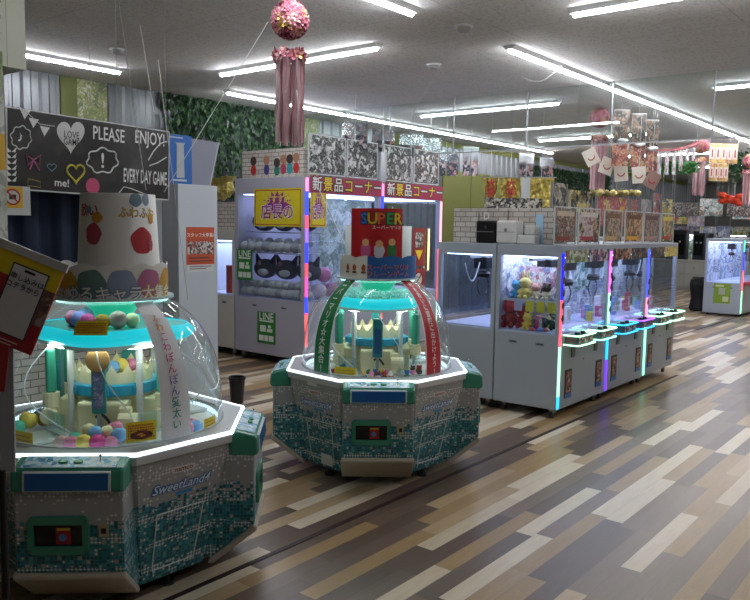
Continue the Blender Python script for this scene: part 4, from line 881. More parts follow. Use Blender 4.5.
mb=MB(); disc(mb,M,0,0,w*.36,.0045,20); mb.m=1; disc(mb,M,0,0,w*.28,.0052,20); mb.m=0; mb.box(-w*.3,w*.3,-.012,.012,.0054,.006,M@Matrix.Rotation(PI/4,4,'Z')); mb.build('symbol',[plain('#7c1a1c',.5),plain('#d8d0c8',.5)],t)
a,b=onx(430,229,LX+.05),onx(430,270,LX+.05); t=thing('tube_lamp','thin vertical yellow lamp tube beside the dark red arrow notice','lamp',(LX+.03,a.y,0)); MB().cyl((0,0,b.z),(0,0,a.z),.012,8).build('tube',emis('#ffe28a',3.),t)
for z in (a.z,b.z): MB().box(-.02,.012,-.018,.018,z-.015,z+.015).build('end_clip',WHITE,t)
# brick carton with colour figures on the roof (figures left as plain shapes)
a,b=ony(242,178,7.2),ony(304,150,7.2)
t=thing('brick_carton','long brick-print carton with plain coloured shapes on the tall lavender machine','carton',((a.x+b.x)/2,7.26,2.522)); w=b.x-a.x; MB().box(-w/2,w/2,-.06,.06,0,.37).build('carton_body',BRICK,t,.004)
cc=['#b02a26','#403a8a','#2a7a6a','#b0405a','#3a9aa0','#b8342c','#c8a03a']
for k,(x,hh) in enumerate(((-.36,.27),(-.10,.27),(.10,.22),(.22,.27),(.34,.27),(.46,.29))):
    M=facing_y(x,-.0605,.02); mb=MB(); disc(mb,M,0,hh*.32,.055,.002,14,1,1.3); mb.build('colour_shape',plain(cc[k],.5),t); mb=MB(); disc(mb,M,0,hh*.78,.062,.003,16); mb.build('colour_shape',plain('#a87a60' if k%2 else '#3a2c28',.5),t)
# black and white posters over the magenta signs
for k,(a,b) in enumerate(((309,346.5),(348,378.5),(384.5,412.5),(415,440))):
    y0,y1=onx(a,150,LX).y,onx(b,150,LX).y; w=y1-y0
    t=thing('manga_poster',('first','second','third','fourth')[k]+' black and white comic-style poster from the left above the magenta signs','poster',(LX-.02,(y0+y1)/2,2.522),0,'black and white posters over the magenta signs')
    M=facing_x(0,0,.30); MB().box(-w/2+.015,w/2-.015,-.24,.235,0,.005,M).build('sheet',busy('manga',['#0e0e10','#e8e8e6','#1a1a1c','#8a8a8c','#0c0c0e','#c8c8c8','#2a2a2c','#6a5030' if k==3 else '#101012'],16.,k,1.,.4,1.6),t)
    mb=MB()
    for q in ((-w/2,-w/2+.015,-.27,.25),(w/2-.015,w/2,-.27,.25),(-w/2,w/2,.235,.25),(-w/2,w/2,-.27,-.255)): mb.box(*q,-.004,.01,M)
    mb.build('frame',plain('#c6c8ca',.3),t)
tag(MB().box(-6.94,-6.90,8.66,8.80,2.525,2.95).build('wrapped_post',plain('#b4b8bc',.2,.3)),'film-wrapped post between the second and third black and white posters','post')
# hanging strips of navy cloth under shiny film
for k,(px,py0,py1,w,d) in enumerate(((355,124,150,.26,10.6),(383,130,155,.24,11.2),(411,135,158,.26,11.8),(430,139,176,.24,12.4),(446,152,176,.30,12.6),(470,148,176,.20,13.0),(526,154,176,.20,14.0),(546,158,178,.20,14.6))):
    p0,p1=at(px,py1,d),at(px,py0,d); hh=p1.z-p0.z
    t=thing('hanging_banner',('navy and pink patterned banner hanging by the black and white posters','navy and pink patterned banner hanging beyond the tall machines','navy and pink patterned banner hanging before the corrugated wall, above the gold foil')[0 if k<4 else 1 if k<6 else 2],'banner',(p0.x,p0.y,p0.z),math.radians(45),('navy banners by the posters','navy banners beyond the tall machines','navy banners above the gold foil')[0 if k<4 else 1 if k<6 else 2])
    MB().box(-w*.65,-w*.05,-.004,.004,0,hh).build('cloth_strip',busy('navy',['#1a2444','#c8b0b8','#16203c','#1c2850','#b06a70','#1a2444'],14.,k),t); MB().box(w*.05,w*.65,-.004,.004,0,hh).build('cloth_strip',busy('navy',['#1a2444','#c8b0b8','#16203c','#1c2850','#b06a70','#1a2444'],14.,k+3),t)
    MB().box(-w*.7,w*.7,-.012,-.009,hh*.55,hh+.02).build('clear_film',glass('film','#e8eef2',1.,2.2,.15),t)
    MB().cyl((0,0,hh),(0,0,CH-p0.z),.003,4).build('cord',WHITE,t)
# ------------------------------------------------------------------ left side: machine behind, white cabinet, boards, photo booth
c=cabinet('prize_machine','cream prize machine seen in the gap between white cabinet and tall lavender machine',(-8.32,7.16,0),0,1.5,.78,.12,.88,1.66,1.80,plain('#c2c0ba',.4),None,lamp=6.,interior=plain('#d0d4d8',.5),claws=((.3,.2),),casters=True); 
t=thing('brick_carton','brick-print carton on the cream machine behind the white cabinet','carton',(-8.70,7.25,1.802)); MB().box(-.34,.36,-.05,.05,0,.40).build('carton_body',BRICK,t,.004)
for k,(px,py) in enumerate(((218,172),(228,166),(236,178),(222,160))):
    p=ony(px,py,7.3); mb=MB(); mb.lathe([(.02+.0*k,0),(.10,.10),(.07,.22),(.12,.30),(.0,.26)],7); o=mb.build('foil_bow',FOIL); o.location=(p.x,7.42,2.205 if k<2 else 2.205+.0); o.location=(-8.85+.2*(k%2)+.1*(k//2),7.25,2.205+.02*k); tag(o,'crumpled gold foil bow in the cluster above the brick-print carton','foil bow','gold foil bows at the left')
MB_=MB(); MB_.cyl((0,0,0),(0,0,.40),.055,14); o=MB_.build('red_pillar_prize',plain('#b03a30',.5)); o.location=(-8.62,7.34,.895); tag(o,'tall red tube-shaped prize inside the cream machine','prize')
# white cabinet
t=thing('white_cabinet','tall narrow white cabinet with an orange recruiting poster','cabinet',(-6.0,4.48,0))
MB().box(-.28,0,0,.47,0,2.265).build('cabinet_body',plain('#c8ced6',.4),t,.006)
a,b=onx(186,227,-6),onx(214,264,-6); y0,y1=a.y-4.48,b.y-4.48; M=facing_x(.001,(y0+y1)/2,(a.z+b.z)/2); w,h=y1-y0,a.z-b.z
pz=MB().box(-w/2,w/2,-h/2-.07,h/2,0,.002,M).build('poster_sheet',plain('#d9dadc',.5),t); o=MB().box(-w/2,w/2,-h/2,h/2,.002,.003,M).build('poster_picture',plain('#c2512a',.45),pz)
MB().box(-w*.46,w*.46,-h*.22,h*.12,.003,.0036,M).build('photo',busy('crowd',['#1c2440','#d8c8bc','#e8e4e0','#a84a3a','#3a3430'],40.),o)
text('lettering','スタッフ大募集!',w*.135,M,plain('#f0ece4',.5),o,0,h*.28,.012,.004)
mb=MB()
for q in ((-.42,.30,-.34,-.30),(-.42,.42,-.42,-.39),(-.4,.4,-.56,-.54),(-.4,.2,-.62,-.60)): mb.box(w*q[0],w*q[1],h*q[2],h*q[3],.0032,.004,M)
mb.build('text_lines',plain('#6a3a30',.5),o)
# boards standing on it
a,b=onx(164.5,133,-6.03),onx(192,183,-6.03); cx=(a.y+b.y)/2; w=b.y-a.y
t=thing('blue_poster','blue poster of a white crane tower standing over the white cabinet','poster',(-6.03,cx,2.267)); h=a.z-2.267
MB().box(-.012,0,-w/2,w/2,0,h).build('sheet',plain('#1c63b4',.4),t); M=facing_x(.001,.02,h/2); mb=MB()
mb.slab([M@Vector(v) for v in ((-.045,-h*.38,0),(.045,-h*.38,0),(.04,h*.30,0),(.06,h*.34,0),(-.06,h*.34,0),(-.04,h*.30,0))],(.002,0,0)); mb.build('tower_picture',plain('#aeb6bc',.5),t)
mb=MB(); mb.box(-.09,.07,-h*.45,-h*.41,0,.002,M); mb.build('caption_bar',plain('#c6ccd0',.5),t); mb=MB(); mb.box(-.15,.03,h*.43,h*.45,0,.002,M); mb.build('caption_bar',plain('#c6ccd0',.5),t)
t=thing('grey_board','blank lavender-grey board leaning right of the blue poster','board',(-6.06,4.96-.18,2.267),0)
mb=MB(); mb.slab([(0,-.10,0),(0,.12,0),(-.0,.235,.43),(-.0,-.10,.44)],(-.02,0,0)); mb.build('panel',plain('#8a8a9a',.5),t); mb=MB(); mb.slab([(.001,.12,0),(.001,.135,0),(.001,.25,.43),(.001,.235,.43)],(-.02,0,0)); mb.build('edge_trim',plain('#b9b9c2',.4),t)
# photo booth with curtain
t=thing('photo_booth','booth with a navy curtain and white lower walls behind the near domed machine','booth',(-5.55,2.7,0))
R=[]; n=90
for j,z in enumerate((.0,2.15)):
    R.append([(-.12+.035*math.sin(k*.75)+.015*math.sin(k*1.9),-1.3+2.55*k/n,z+.03) for k in range(n+1)])
mb=MB(); mb.smooth=True; mb.loft([R[0],R[1]],False,False,False); mb.build('curtain',plain('#0d1a33',.8),t)
MB().box(-.16,-.10,-1.3,1.3,2.17,2.21).build('curtain_rail',SILVER,t)
MB().box(.0,.03,.02,1.15,.0,1.46).build('lower_wall',plain('#c9ccd0',.5),t,.004)
MB().box(.031,.045,-.3,1.15,.05,.98).build('brick_panel',BRICK,t)
MB().box(-.75,-.70,-1.3,1.3,0,2.2).build('rear_wall',plain('#3a3f4a',.6),t)
MB().box(-.12,-.02,1.20,1.29,0,2.6).build('booth_post',plain('#8f9296',.4),t)
# leaf print side panel
t=thing('leaf_panel','leaf-print panel with an orange-yellow band at the left picture edge','panel',(-5.42,1.9,0))
e=onx(5,140,-5.42).y-1.9
za,zb_=onx(2,134,-5.42).z,onx(2,170,-5.42).z
MB().box(-.05,0,-.6,e,za,3.68).build('leaf_print_top',leafmat('leafbig','#c9cabc','#7f9a48','#b4bf7c',5.),t); MB().box(-.05,0,-.6,e,zb_,za).build('orange_band',plain('#c79a1c',.5),t); MB().box(-.05,0,-.6,e,0,zb_).build('leaf_print_bottom',busy('leafpale',['#b9b9ac','#c6c6ba','#a8a99c'],5.,1.),t)
struct('trim_3',MB().box(-6.1,-5.5,1.2,2.80,onx(15,68,-5.5).z,CH),plain('#c3c4b4',.6))
# chalkboard banner
A,B_,C_,D_=onx(6,107,-5.45),onx(168,132.5,-5.45),onx(167,199,-5.45),onx(6,188,-5.45)
BW=B_.y-A.y; BH=((A.z-D_.z)+(B_.z-C_.z))/2
t=thing('chalkboard_banner','wide black chalkboard-style banner with heart and white chalk lettering hung on cords','banner',(-5.45,(A.y+B_.y)/2,(A.z+D_.z+B_.z+C_.z)/4)); sl=math.atan(((B_.z+C_.z)-(A.z+D_.z))/2/BW)
M=frame((0,0,0),(0,math.cos(sl),math.sin(sl)),(0,-math.sin(sl),math.cos(sl)))
def mat_chalk():
    x=N('chalk_black'); n=x.noise(x.uv(),4.,5.)[0]; c=x.ramp(n,[(.5,col('#1d1917')),(.72,col('#3b3634')),(.86,col('#6a6664'))]); return x.base(c,.35)
sh=MB().box(-BW/2,BW/2,-BH/2,BH/2,-.006,0,M).build('sheet',mat_chalk(),t)
mb=MB(); 
for q in ((-BW/2,BW/2,BH/2,BH/2+.008),(-BW/2,BW/2,-BH/2-.01,-BH/2),(-BW/2-.008,-BW/2,-BH/2,BH/2),(BW/2,BW/2+.008,-BH/2,BH/2)): mb.box(*q,-.008,.003,M)
mb.build('border',plain('#c8c8c6',.4),t)
CH_=plain('#dcdcda',.8)
bx=lambda px:(px-25)/605*BW-BW/2          # position in the banner, measured on its photograph crop
by=lambda py,px=300:BH/2-((py-(105+(px-25)*.155))/((300-(px-25)*.088)))*BH
def chalk(name,pts,m=CH_,w=.006,closed=False):
    P=[M@Vector((bx(a),by(b,a),.006)) for a,b in pts]
    if closed: P.append(P[0])
    return MB().tube(P,w,5).build(name,m,t)
def heartpts(cx,cy,s): return [(cx+s*16*math.sin(q)**3/16,cy-s*(13*math.cos(q)-5*math.cos(2*q)-2*math.cos(3*q)-math.cos(4*q))/16) for q in [2*PI*i/30 for i in range(30)]]
hp=heartpts(238,205,50); mb=MB(); P=[M@Vector((bx(a),by(205+(b-205)*1.35,a),.003)) for a,b in hp]; mb.add([M@Vector((bx(238),by(205,238),.003))]+P,[(0,i+1,(i+1)%30+1) for i in range(30)]); mb.m=1
ht=mb.build('chalk_heart',plain('#c9c9c7',.7),t); ht['label']='solid white heart with black lettering'
text('lettering','LOVE',.072,M@Matrix.Translation((bx(240),by(205,240),0)),plain('#1d1917',.6),ht,0,0,.004,.006,sx=.72); text('lettering','GAME',.072,M@Matrix.Translation((bx(240),by(232,240),0)),plain('#1d1917',.6),ht,0,0,.004,.006,sx=.68)
text('lettering','PLEASE',.145,M@Matrix.Translation((bx(380),by(205,380),0)),CH_,t,0,0,.010,.004,sx=.62); text('lettering','ENJOY!',.145,M@Matrix.Translation((bx(548),by(222,548),0)),CH_,t,0,0,.010,.004,sx=.62)
text('lettering','EVERY DAY GAME',.155,M@Matrix.Translation((bx(530),by(365,530),0)),CH_,t,0,0,.012,.004,sx=.33)
for s,px,py,sz in (('♪',66,216,.09),('!',356,302,.16),('me!',206,385,.08)): text('lettering',s,sz,M@Matrix.Translation((bx(px),by(py,px),0)),CH_,t,0,0,.012,.004)
chalk('speech_bubble',[(300+55+58*math.cos(q)*(1+.08*math.sin(7*q)),300+45*math.sin(q)*(1+.1*math.sin(7*q))) for q in [2*PI*i/48 for i in range(48)]],closed=True)
chalk('note_bubble',[(68+32*math.cos(q)*(1+.08*math.sin(8*q)),216+42*math.sin(q)*(1+.08*math.sin(8*q))) for q in [2*PI*i/40 for i in range(40)]],w=.004,closed=True)
for cx,cy,s in ((82,125,18),(110,158,17),(147,188,17)):
    mb=MB(); mb.add([M@Vector((bx(a),by(b,a),.004)) for a,b in ((cx-s,cy-s),(cx+s,cy-s*.6),(cx-s*.1,cy+s*1.3))],[(0,1,2)]); mb.build('bunting_flag',CH_,t)
chalk('bunting_string',[(60,100),(90,125),(130,165),(180,172)],w=.003)
chalk('heart_outline',[(a,b) for a,b in heartpts(170,325,16)],plain('#7f9cb0',.7),.003,True)
chalk('yellow_heart',[(255+(a-255)*1.0,345+(b-345)*1.2) for a,b in heartpts(255,345,32)],plain('#c9bd4a',.7),.008,True)
chalk('pink_bow',[(108,300),(85,280),(90,320),(108,300),(132,280),(128,318),(108,300),(95,335)],plain('#b8688e',.7),.006); chalk('pink_bow',[(108,300),(128,338)],plain('#b8688e',.7),.006)
mb=MB(); vs=[M@Vector((bx(318+26*math.cos(q)),by(395+30*math.sin(q),318),.004)) for q in [2*PI*i/20 for i in range(20)]]; mb.add(vs,[tuple(range(20))]); mb.build('pink_patch',plain('#b8476a',.7),t)
for k in range(6):
    y=270+22*k
    for s in (-1,1): mb=MB(); mb.add([M@Vector((bx(a),by(b,a),.004)) for a,b in ((38,y),(38+s*16,y-18),(38+s*12,y+2))],[(0,1,2)]); mb.build('leaf_stroke',CH_,t)
chalk('branch',[(540,300),(560,270),(590,240),(620,232)],w=.005); chalk('branch',[(545,320),(580,310),(620,290)],w=.005); chalk('branch',[(420,420),(440,398),(470,405),(540,430)],w=.004); chalk('envelope',[(90,370),(130,380),(132,402),(90,396)],plain('#b9a95a',.7),.003,True)
for y,z in ((-BW/2+.02,BH/2),(.2,BH/2),(BW/2-.02,BH/2)): MB().cyl((0,y,z+y*math.sin(sl)),(0,y,CH-t.location.z),.0018,5).build('cord',plain('#8a8a86',.6),t)
# no photography notice
p=onx(16,201,-5.43); t=thing('prohibition_notice','yellow no-photography notice under the left end of the chalkboard banner','notice',(p.x,p.y,p.z)); M=facing_x(0,0,0)
MB().box(-.105,.105,-.10,.105,-.003,0,M).build('white_sheet',plain('#b8b8b8',.5),t); MB().box(-.10,.05,-.05,.10,0,.002,M).build('yellow_plate',plain('#c79a20',.5),t)
mb=MB(); disc(mb,M,-.025,.027,.058,.003,24); mb.m=1; disc(mb,M,-.025,.027,.046,.004,24); mb.m=2; mb.box(-.05,.0,.01,.045,.0045,.005,M); mb.m=0; mb.box(-.046,.046,-.005,.005,.0052,.006,M@Matrix.Translation((-.025,.027,0))@Matrix.Rotation(-PI/4,4,'Z')); mb.build('symbol',[plain('#9a2222',.5),plain('#b8b0a8',.5),plain('#222224',.5)],t)
# small black bin
t=thing('waste_bin','small black bin on the floor between the two domed machines','bin',(-6.14,5.32,0))
MB().lathe([(.0,0),(.065,0),(.085,.27),(.09,.27),(.09,.285),(.078,.285),(.06,.02),(0,.02)],20).build('bucket',plain('#111114',.4),t); MB().lathe([(.083,.255),(.094,.26),(.094,.275),(.083,.28)],20).build('rim',plain('#1c1c20',.3),t)
# application board on a stand at the near left
c0=at(17,300,2.75); f=(right*math.cos(math.radians(-22))+up*math.sin(math.radians(-22))); u_=(up*math.cos(math.radians(-22))-right*math.sin(math.radians(-22)))
t=thing('sign_stand','tilted yellow and red application sign with a printed phone on a stand at lower left','sign stand',(c0.x,c0.y,0))
Mb=frame((0,0,c0.z),f,u_); sc_=2.75/Fpx
w,h=.24,.335
bd=MB().box(-w/2-.06,w/2,-h/2,h/2,-.01,0,Mb).build('board',plain('#a8242c',.4),t,.002); MB().box(-w/2-.06,w/2,h/2-.095,h/2-.0,.0,.002,Mb).build('yellow_area',plain('#d8c018',.4),bd); MB().box(-w/2-.06,w/2+.008,h/2-.012,h/2+.018,-.008,.006,Mb).build('white_top_edge',plain('#b9b9b4',.4),bd)
MB().box(.0,w/2-.002,-.06,h/2-.1,.0015,.0025,Mb).build('hand_picture',busy('hand',['#8a5a48','#a8705a','#7c4c3c'],9.),bd)
Mp=Mb; ph=MB().box(-.055,.075,-.125,.120,.003,.006,Mp).build('phone_picture',plain('#cfcfd2',.4),bd,.012); MB().box(-.060,.080,-.130,.125,.002,.005,Mp).build('phone_edge',plain('#2c2c30',.4),bd,.014); MB().box(-.010,.030,.104,.113,.0062,.0068,Mp).build('phone_notch',BLACK,ph)
text('lettering','申し込みは',.026,Mp,plain('#222224',.5),ph,.012,.078,.015,.0075); text('lettering','コチラから',.026,Mp,plain('#222224',.5),ph,.006,.048,.015,.0075)
mb=MB()
for k in range(2): mb.box(-.11+.0*k,.06-.02*k,-.150-.012*k,-.146-.012*k,.001,.002,Mb)
mb.build('text_lines',plain('#d8c8c4',.5),bd)
q0=at(6,345,2.75); q1=at(6,470,2.75)
ax=right
def pp(px,py,d=2.72): v=at(px,py,d); return v-t.location
mb=MB(); P=[pp(-14,345,2.76),pp(13,345,2.76),pp(15,472,2.76),pp(-14,472,2.76)]; mb.slab(P[::-1],back*-.008); mb.build('acrylic_plate',plain('#a6a8ae',.25),t)
mb=MB(); P=[pp(-2,342,2.74),pp(10,346,2.74),pp(4,392,2.74),pp(-8,392,2.74)]; mb.slab(P[::-1],back*-.004); mb.build('red_stripe',plain('#a02a2e',.4),t)
pb=at(2,470,2.76)-t.location; MB().cyl((pb.x,pb.y,pb.z),(pb.x,pb.y,.02),.014,10).build('pole',plain('#141416',.4),t); MB().lathe([(0,0),(.16,0),(.16,.015),(0,.02)],28,pb.x,pb.y).build('base_plate',plain('#141416',.4),t)
# ------------------------------------------------------------------ hanging decorations
def flower_ball(label,p,r,ring_z,tas_z0,tas_z1,grp=None,petals=150):
    t=thing('flower_garland',label,'hanging decoration',(p.x,p.y,p.z),0,grp)
    random.seed(int(p.y*100)); mb=MB(); mb.ball((0,0,0),r*.8,14,10); core=mb.build('ball_core',plain('#8c4858',.8),t)
    mb=MB(); pal=[plain('#e2a2ac',.7),plain('#c06c80',.7),plain('#7c3040',.7),plain('#efc6c6',.7),plain('#c9a860',.35,.7)]
    def petal(c,d,s):
        q=Vector(d).to_track_quat('Z','Y').to_matrix().to_4x4(); M_=Matrix.Translation(c)@q@Matrix.Rotation(random.uniform(0,6),4,'Z')
        for k in range(5):
            a=k*2*PI/5; M2=M_@Matrix.Rotation(a,4,'Z'); mb.add([M2@Vector(v) for v in ((0,0,0),(s*.6,-s*.35,s*.25),(s,0,s*.45),(s*.6,s*.35,s*.25))],[(0,1,2,3)])
    for i in range(petals):
        z=1-2*(i+.5)/petals; a=i*2.39996; d=Vector((math.sqrt(1-z*z)*math.cos(a),math.sqrt(1-z*z)*math.sin(a),z)); mb.m=random.choice((0,0,1,1,2,3,4)) if z>-.3 else random.choice((1,2,2,4,0)); petal(d*r*.85,d,r*.26)
    mb.build('blossoms',pal,t)
    mb=MB(); zr=ring_z-p.z; R_=r*.72
    for i in range(petals//4):
        a=i*2.4; d=Vector((math.cos(a),math.sin(a),random.uniform(-.2,.6))); mb.m=random.choice((0,1,2,3,4)); petal(Vector((R_*math.cos(a),R_*math.sin(a),zr+random.uniform(-.1,.15)*r)),d,r*.3)
    mb.lathe([(R_*.95,zr-.02),(R_*1.02,zr),(R_*.95,zr+.02)],20); mb.build('blossom_ring',pal,t)
    mb=MB(); 
    for i in range(46):
        a=i*2.4; rr=R_*random.uniform(.6,1); x,y=rr*math.cos(a),rr*math.sin(a); zb=tas_z0-p.z+random.uniform(0,.08); w=.012; q=a+random.uniform(-1,1); dx,dy=w*math.cos(q),w*math.sin(q); mb.m=i%3; n=5; pts=[(x+.006*math.sin(k*2+i),y+.006*math.cos(k*2+i),zr+(zb-zr)*k/n) for k in range(n+1)]
        for k in range(n):
            (xa,ya,z1_),(xb,yb,z2_)=pts[k],pts[k+1]; mb.add([(xa-dx,ya-dy,z1_),(xa+dx,ya+dy,z1_),(xb+dx,yb+dy,z2_),(xb-dx,yb-dy,z2_)],[(0,1,2,3)])
    tn=mb.build('tinsel_tassel',[plain('#d0a6ac',.35,.1),plain('#e6ccce',.25,.3),plain('#ac7e88',.4,.1)],t); tn['kind']='stuff'
    MB().cyl((0,0,r*.8),(0,0,CH-p.z),.003,4).build('cord',WHITE,t); MB().cyl((0,0,zr),(0,0,-r*.8),.002,4).build('cord',WHITE,t)
p=at(290,20,5.7); flower_ball('large pink flower ball with a tinsel tassel hanging nearest the viewer',p,.148,at(290,56,5.7).z,at(292,146,5.7).z,0)
p=at(600,118,11.4); flower_ball('dark pink flower ball with tassel left of the tall hanging menu posters',p,.15,at(600,139,11.4).z,at(601,192,11.4).z,0)
p=at(701,146,14); flower_ball('pink flower ball with tassel hanging before the orange banner',p,.15,at(701,160,14).z,at(703,196,14).z,0)
p=at(750,161,15.5); flower_ball('pink flower ball with tassel at the right picture edge',p,.15,at(750,172,15.5).z,at(750,206,15.5).z,0)
# tall hanging menu posters
for k,(a,b,t0,t1) in enumerate(((612,627,111,166),(630,643.5,115,169),(645,656,121,172))):
    d=11.0+k*.3; p0=at((a+b)/2,t1,d); p1=at((a+b)/2,t0,d); w=(b-a)*d/Fpx*1.08; hh=p1.z-p0.z
    t=thing('menu_poster',('left','middle','right')[k]+' tall hanging poster, brown above and orange-red below','poster',(p0.x,p0.y,p0.z),math.radians(38),'tall hanging posters')
    MB().box(-w/2,w/2,-.004,.004,hh*.42,hh).build('upper_sheet',busy('menu_up',['#2e2520','#6a4a38','#8a5236','#3c302a','#96745a'],12.,k),t); MB().box(-w/2,w/2,-.004,.004,0,hh*.42).build('lower_sheet',busy('menu_low',['#9c3c20','#b8662c','#6a1c14','#b88a5a','#84281a'],12.,k),t)
    MB().box(-w/2,w/2,-.006,.006,hh,hh+.01).build('rod',WHITE,t); MB().cyl((0,0,hh),(0,0,max(hh+.02,CH-p0.z)),.003,4).build('cord',WHITE,t)
    MB().ball((w*.1,-.02,hh*.45),.05,8,6,(1.6,.5,.7),.3).build('white_ribbon',plain('#d8d8d8',.5),t)
for k,(px,py,a) in enumerate(((591,157,.5),(607,166,-.35),(621,173,.12),(639,175,.08),(652,180,-.5))):
    d=11.2; p=at(px,py,d); M=frame((0,0,0),(math.cos(.66),math.sin(.66),0),(0,0,1))@Matrix.Rotation(a,4,'Z')
    t=thing('pennant_card',('white card with a red curl, tilted, left of the second tassel','white and red striped card just right of the second tassel','white card with a smiling curl under the left menu poster','white card with red stripes under the middle menu poster','small dark tilted card under the right menu poster')[k],'card',p,0,'small cards under the menu posters')
    MB().box(-.10,.10,-.12,.12,-.002,.002,M).build('sheet',plain('#cfc6b8' if k<4 else '#8a6a60',.5),t)
    mb=MB(); mb.tube([M@Vector((.05*math.cos(q),.045*math.sin(q)-.0,.004)) for q in [PI+PI*i/10 for i in range(11)]],.008,5); mb.build('red_curl',plain('#a82c2c',.5),t); MB().cyl((0,0,.12),(0,0,CH-p.z),.002,4).build('cord',WHITE,t)
# rope carrying them
def rope(label,p,q,sag=0,r=.0026,name='cord',hexc='#c8c8c4',cat='cord'):
    n=10; tag(MB().tube([p.lerp(q,i/n)-Vector((0,0,sag*math.sin(PI*i/n))) for i in range(n+1)],r,5).build(name,plain(hexc,.6)),label,cat)
# bunting
a,b=at(656,150,11.6),at(697,143,13.8)
t=thing('flag_bunting','string of white printed flags on a dark red ribbon near the right edge','bunting',a); v=b-a; dirv=Vector((v.x,v.y,0)).normalized()
MB().tube([v*(i/10)-Vector((0,0,.05*math.sin(PI*i/10))) for i in range(11)],.022,5).build('ribbon',plain('#8e2434',.5),t)
for zz in (0,1): MB().cyl(v*zz,Vector((v.x*zz,v.y*zz,CH-a.z)),.003,4).build('cord',WHITE,t)
for k in range(6):
    c_=v*((k+.5)/6)-Vector((0,0,.05)); M=frame(c_,dirv,(0,0,1)); MB().box(-.12,.12,-.40+.03*(k%2),-.02,-.002,.002,M).build('flag',busy('flag',['#cfcdd0','#b4b4bc','#a85a64','#3c3c4a','#d8d6d8'],16.,k),t)
mb=MB(); random.seed(9)
a,b=at(628,166,13.2),at(697,168,13.2)
for i in range(420):
    f_=random.random(); p=a.lerp(b,f_)+Vector((random.uniform(-.05,.05),random.uniform(-.05,.05),random.uniform(-.09,.09))); s=random.uniform(.03,.06); M_=Matrix.Translation(p)@Euler((random.uniform(0,6),random.uniform(0,6),0)).to_matrix().to_4x4(); mb.m=i%2; mb.add([M_@Vector(w_) for w_ in ((-s,0,0),(0,-s*.6,0),(s,0,.01),(0,s*.6,0))],[(0,1,2,3)])
mb.m=0; mb.tube([a,b],.01,4).tube([a,Vector((a.x,a.y,CH))],.004,4).tube([b,Vector((b.x,b.y,CH))],.004,4); tag(mb.build('ivy_garland',[plain('#2f6a34',.6),plain('#4f8c4c',.6)]),'green leaf garland stretched under the white flag bunting','garland',kind='stuff')
mb=MB(); a,b=at(733,170,16),at(752,158,16)
for i in range(300):
    f_=random.random(); p=a.lerp(b,f_)+Vector((random.uniform(-.15,.15),random.uniform(-.15,.15),random.uniform(-.22,.22))); s=random.uniform(.03,.07); M_=Matrix.Translation(p)@Euler((random.uniform(0,6),random.uniform(0,6),0)).to_matrix().to_4x4(); mb.add([M_@Vector(w_) for w_ in ((-s,0,0),(0,-s*.6,0),(s,0,.01),(0,s*.6,0))],[(0,1,2,3)])
mb.tube([a,Vector((a.x,a.y,CH))],.004,4); tag(mb.build('ivy_garland',plain('#1f4426',.6)),'dark green leaf cluster behind the flower ball at the right edge','garland',kind='stuff')
# orange banner tiers
for k,(a,b,t0,t1,tx) in enumerate(((708,739,144,163,'8月7日新入荷'),(708,729,164,181,'当店限定'))):
    d=14.6; p0=at(a,t1,d); p1=at(b,t0,d); w=(b-a)*d/Fpx; hh=p1.z-p0.z
    t=thing('orange_banner',('upper','lower')[k]+' orange-yellow banner with white lettered cards hanging at the right','banner',((p0.x+p1.x)/2,(p0.y+p1.y)/2,p0.z),math.radians(48),'orange banners')
    MB().box(-w/2,w/2,-.005,.005,0,hh).build('cloth',busy('orange',['#c8902c','#d8a83c','#b87828','#c8b040'],8.,k),t)
    n=5 if k==0 else 4
    for i in range(n):
        x=-w/2+w*(i+.5)/n; MB().box(x-w/n*.4,x+w/n*.4,-.009,-.005,hh*.2,hh*.8).build('white_card',plain('#d4c0bc',.5),t)
        MB().box(x-w/n*.12,x+w/n*.12,-.011,-.009,hh*.3,hh*.7).build('card_mark',plain('#8a3034',.5),t)
    MB().cyl((-w/2,0,hh),(-w/2,0,CH-p0.z),.003,4).build('cord',WHITE,t); MB().cyl((w/2,0,hh),(w/2,0,CH-p0.z),.003,4).build('cord',WHITE,t)
# loose cords
cp=[((118,0),3.9,(146,190),4.6,'long pale cord dropping from the ceiling left of centre to the banner'),((140,25),5.6,(154,112),5.9,'thin cord hanging from the ceiling above the blue poster'),((88,34),5.0,(91,84),5.2,'short thin cord hanging at upper left below the tube light'),((268,22),5.9,(164,192),5.4,'long slanting cord from the ceiling fitting down to the blue poster'),((584,47),8.0,(572,152),9.5,'thin cord dropping from the ceiling right of centre'),((432,80),9.5,(410,118),9.8,'slanting thin cord below the crosswise tube light'),((158,60),5.4,(188,300),5.4,'cord running down beside the white paper cone to the white cabinet')]
for (a,da,b,db,l) in cp: rope(l,at(*a,da),at(*b,db))
rope('white cord looping along the ceiling near the middle light line',at(520,75,9.2),at(562,66,8.2),.12,.008)
rope('taut pale wire crossing the hall under the hanging menu posters',at(500,152,12.4),at(750,136,13.6),.02,.006)
rope('white cord looping between the black and white posters and the red-crowned dome',at(318,187,7.3),at(351,258,5.9),.0,.005)
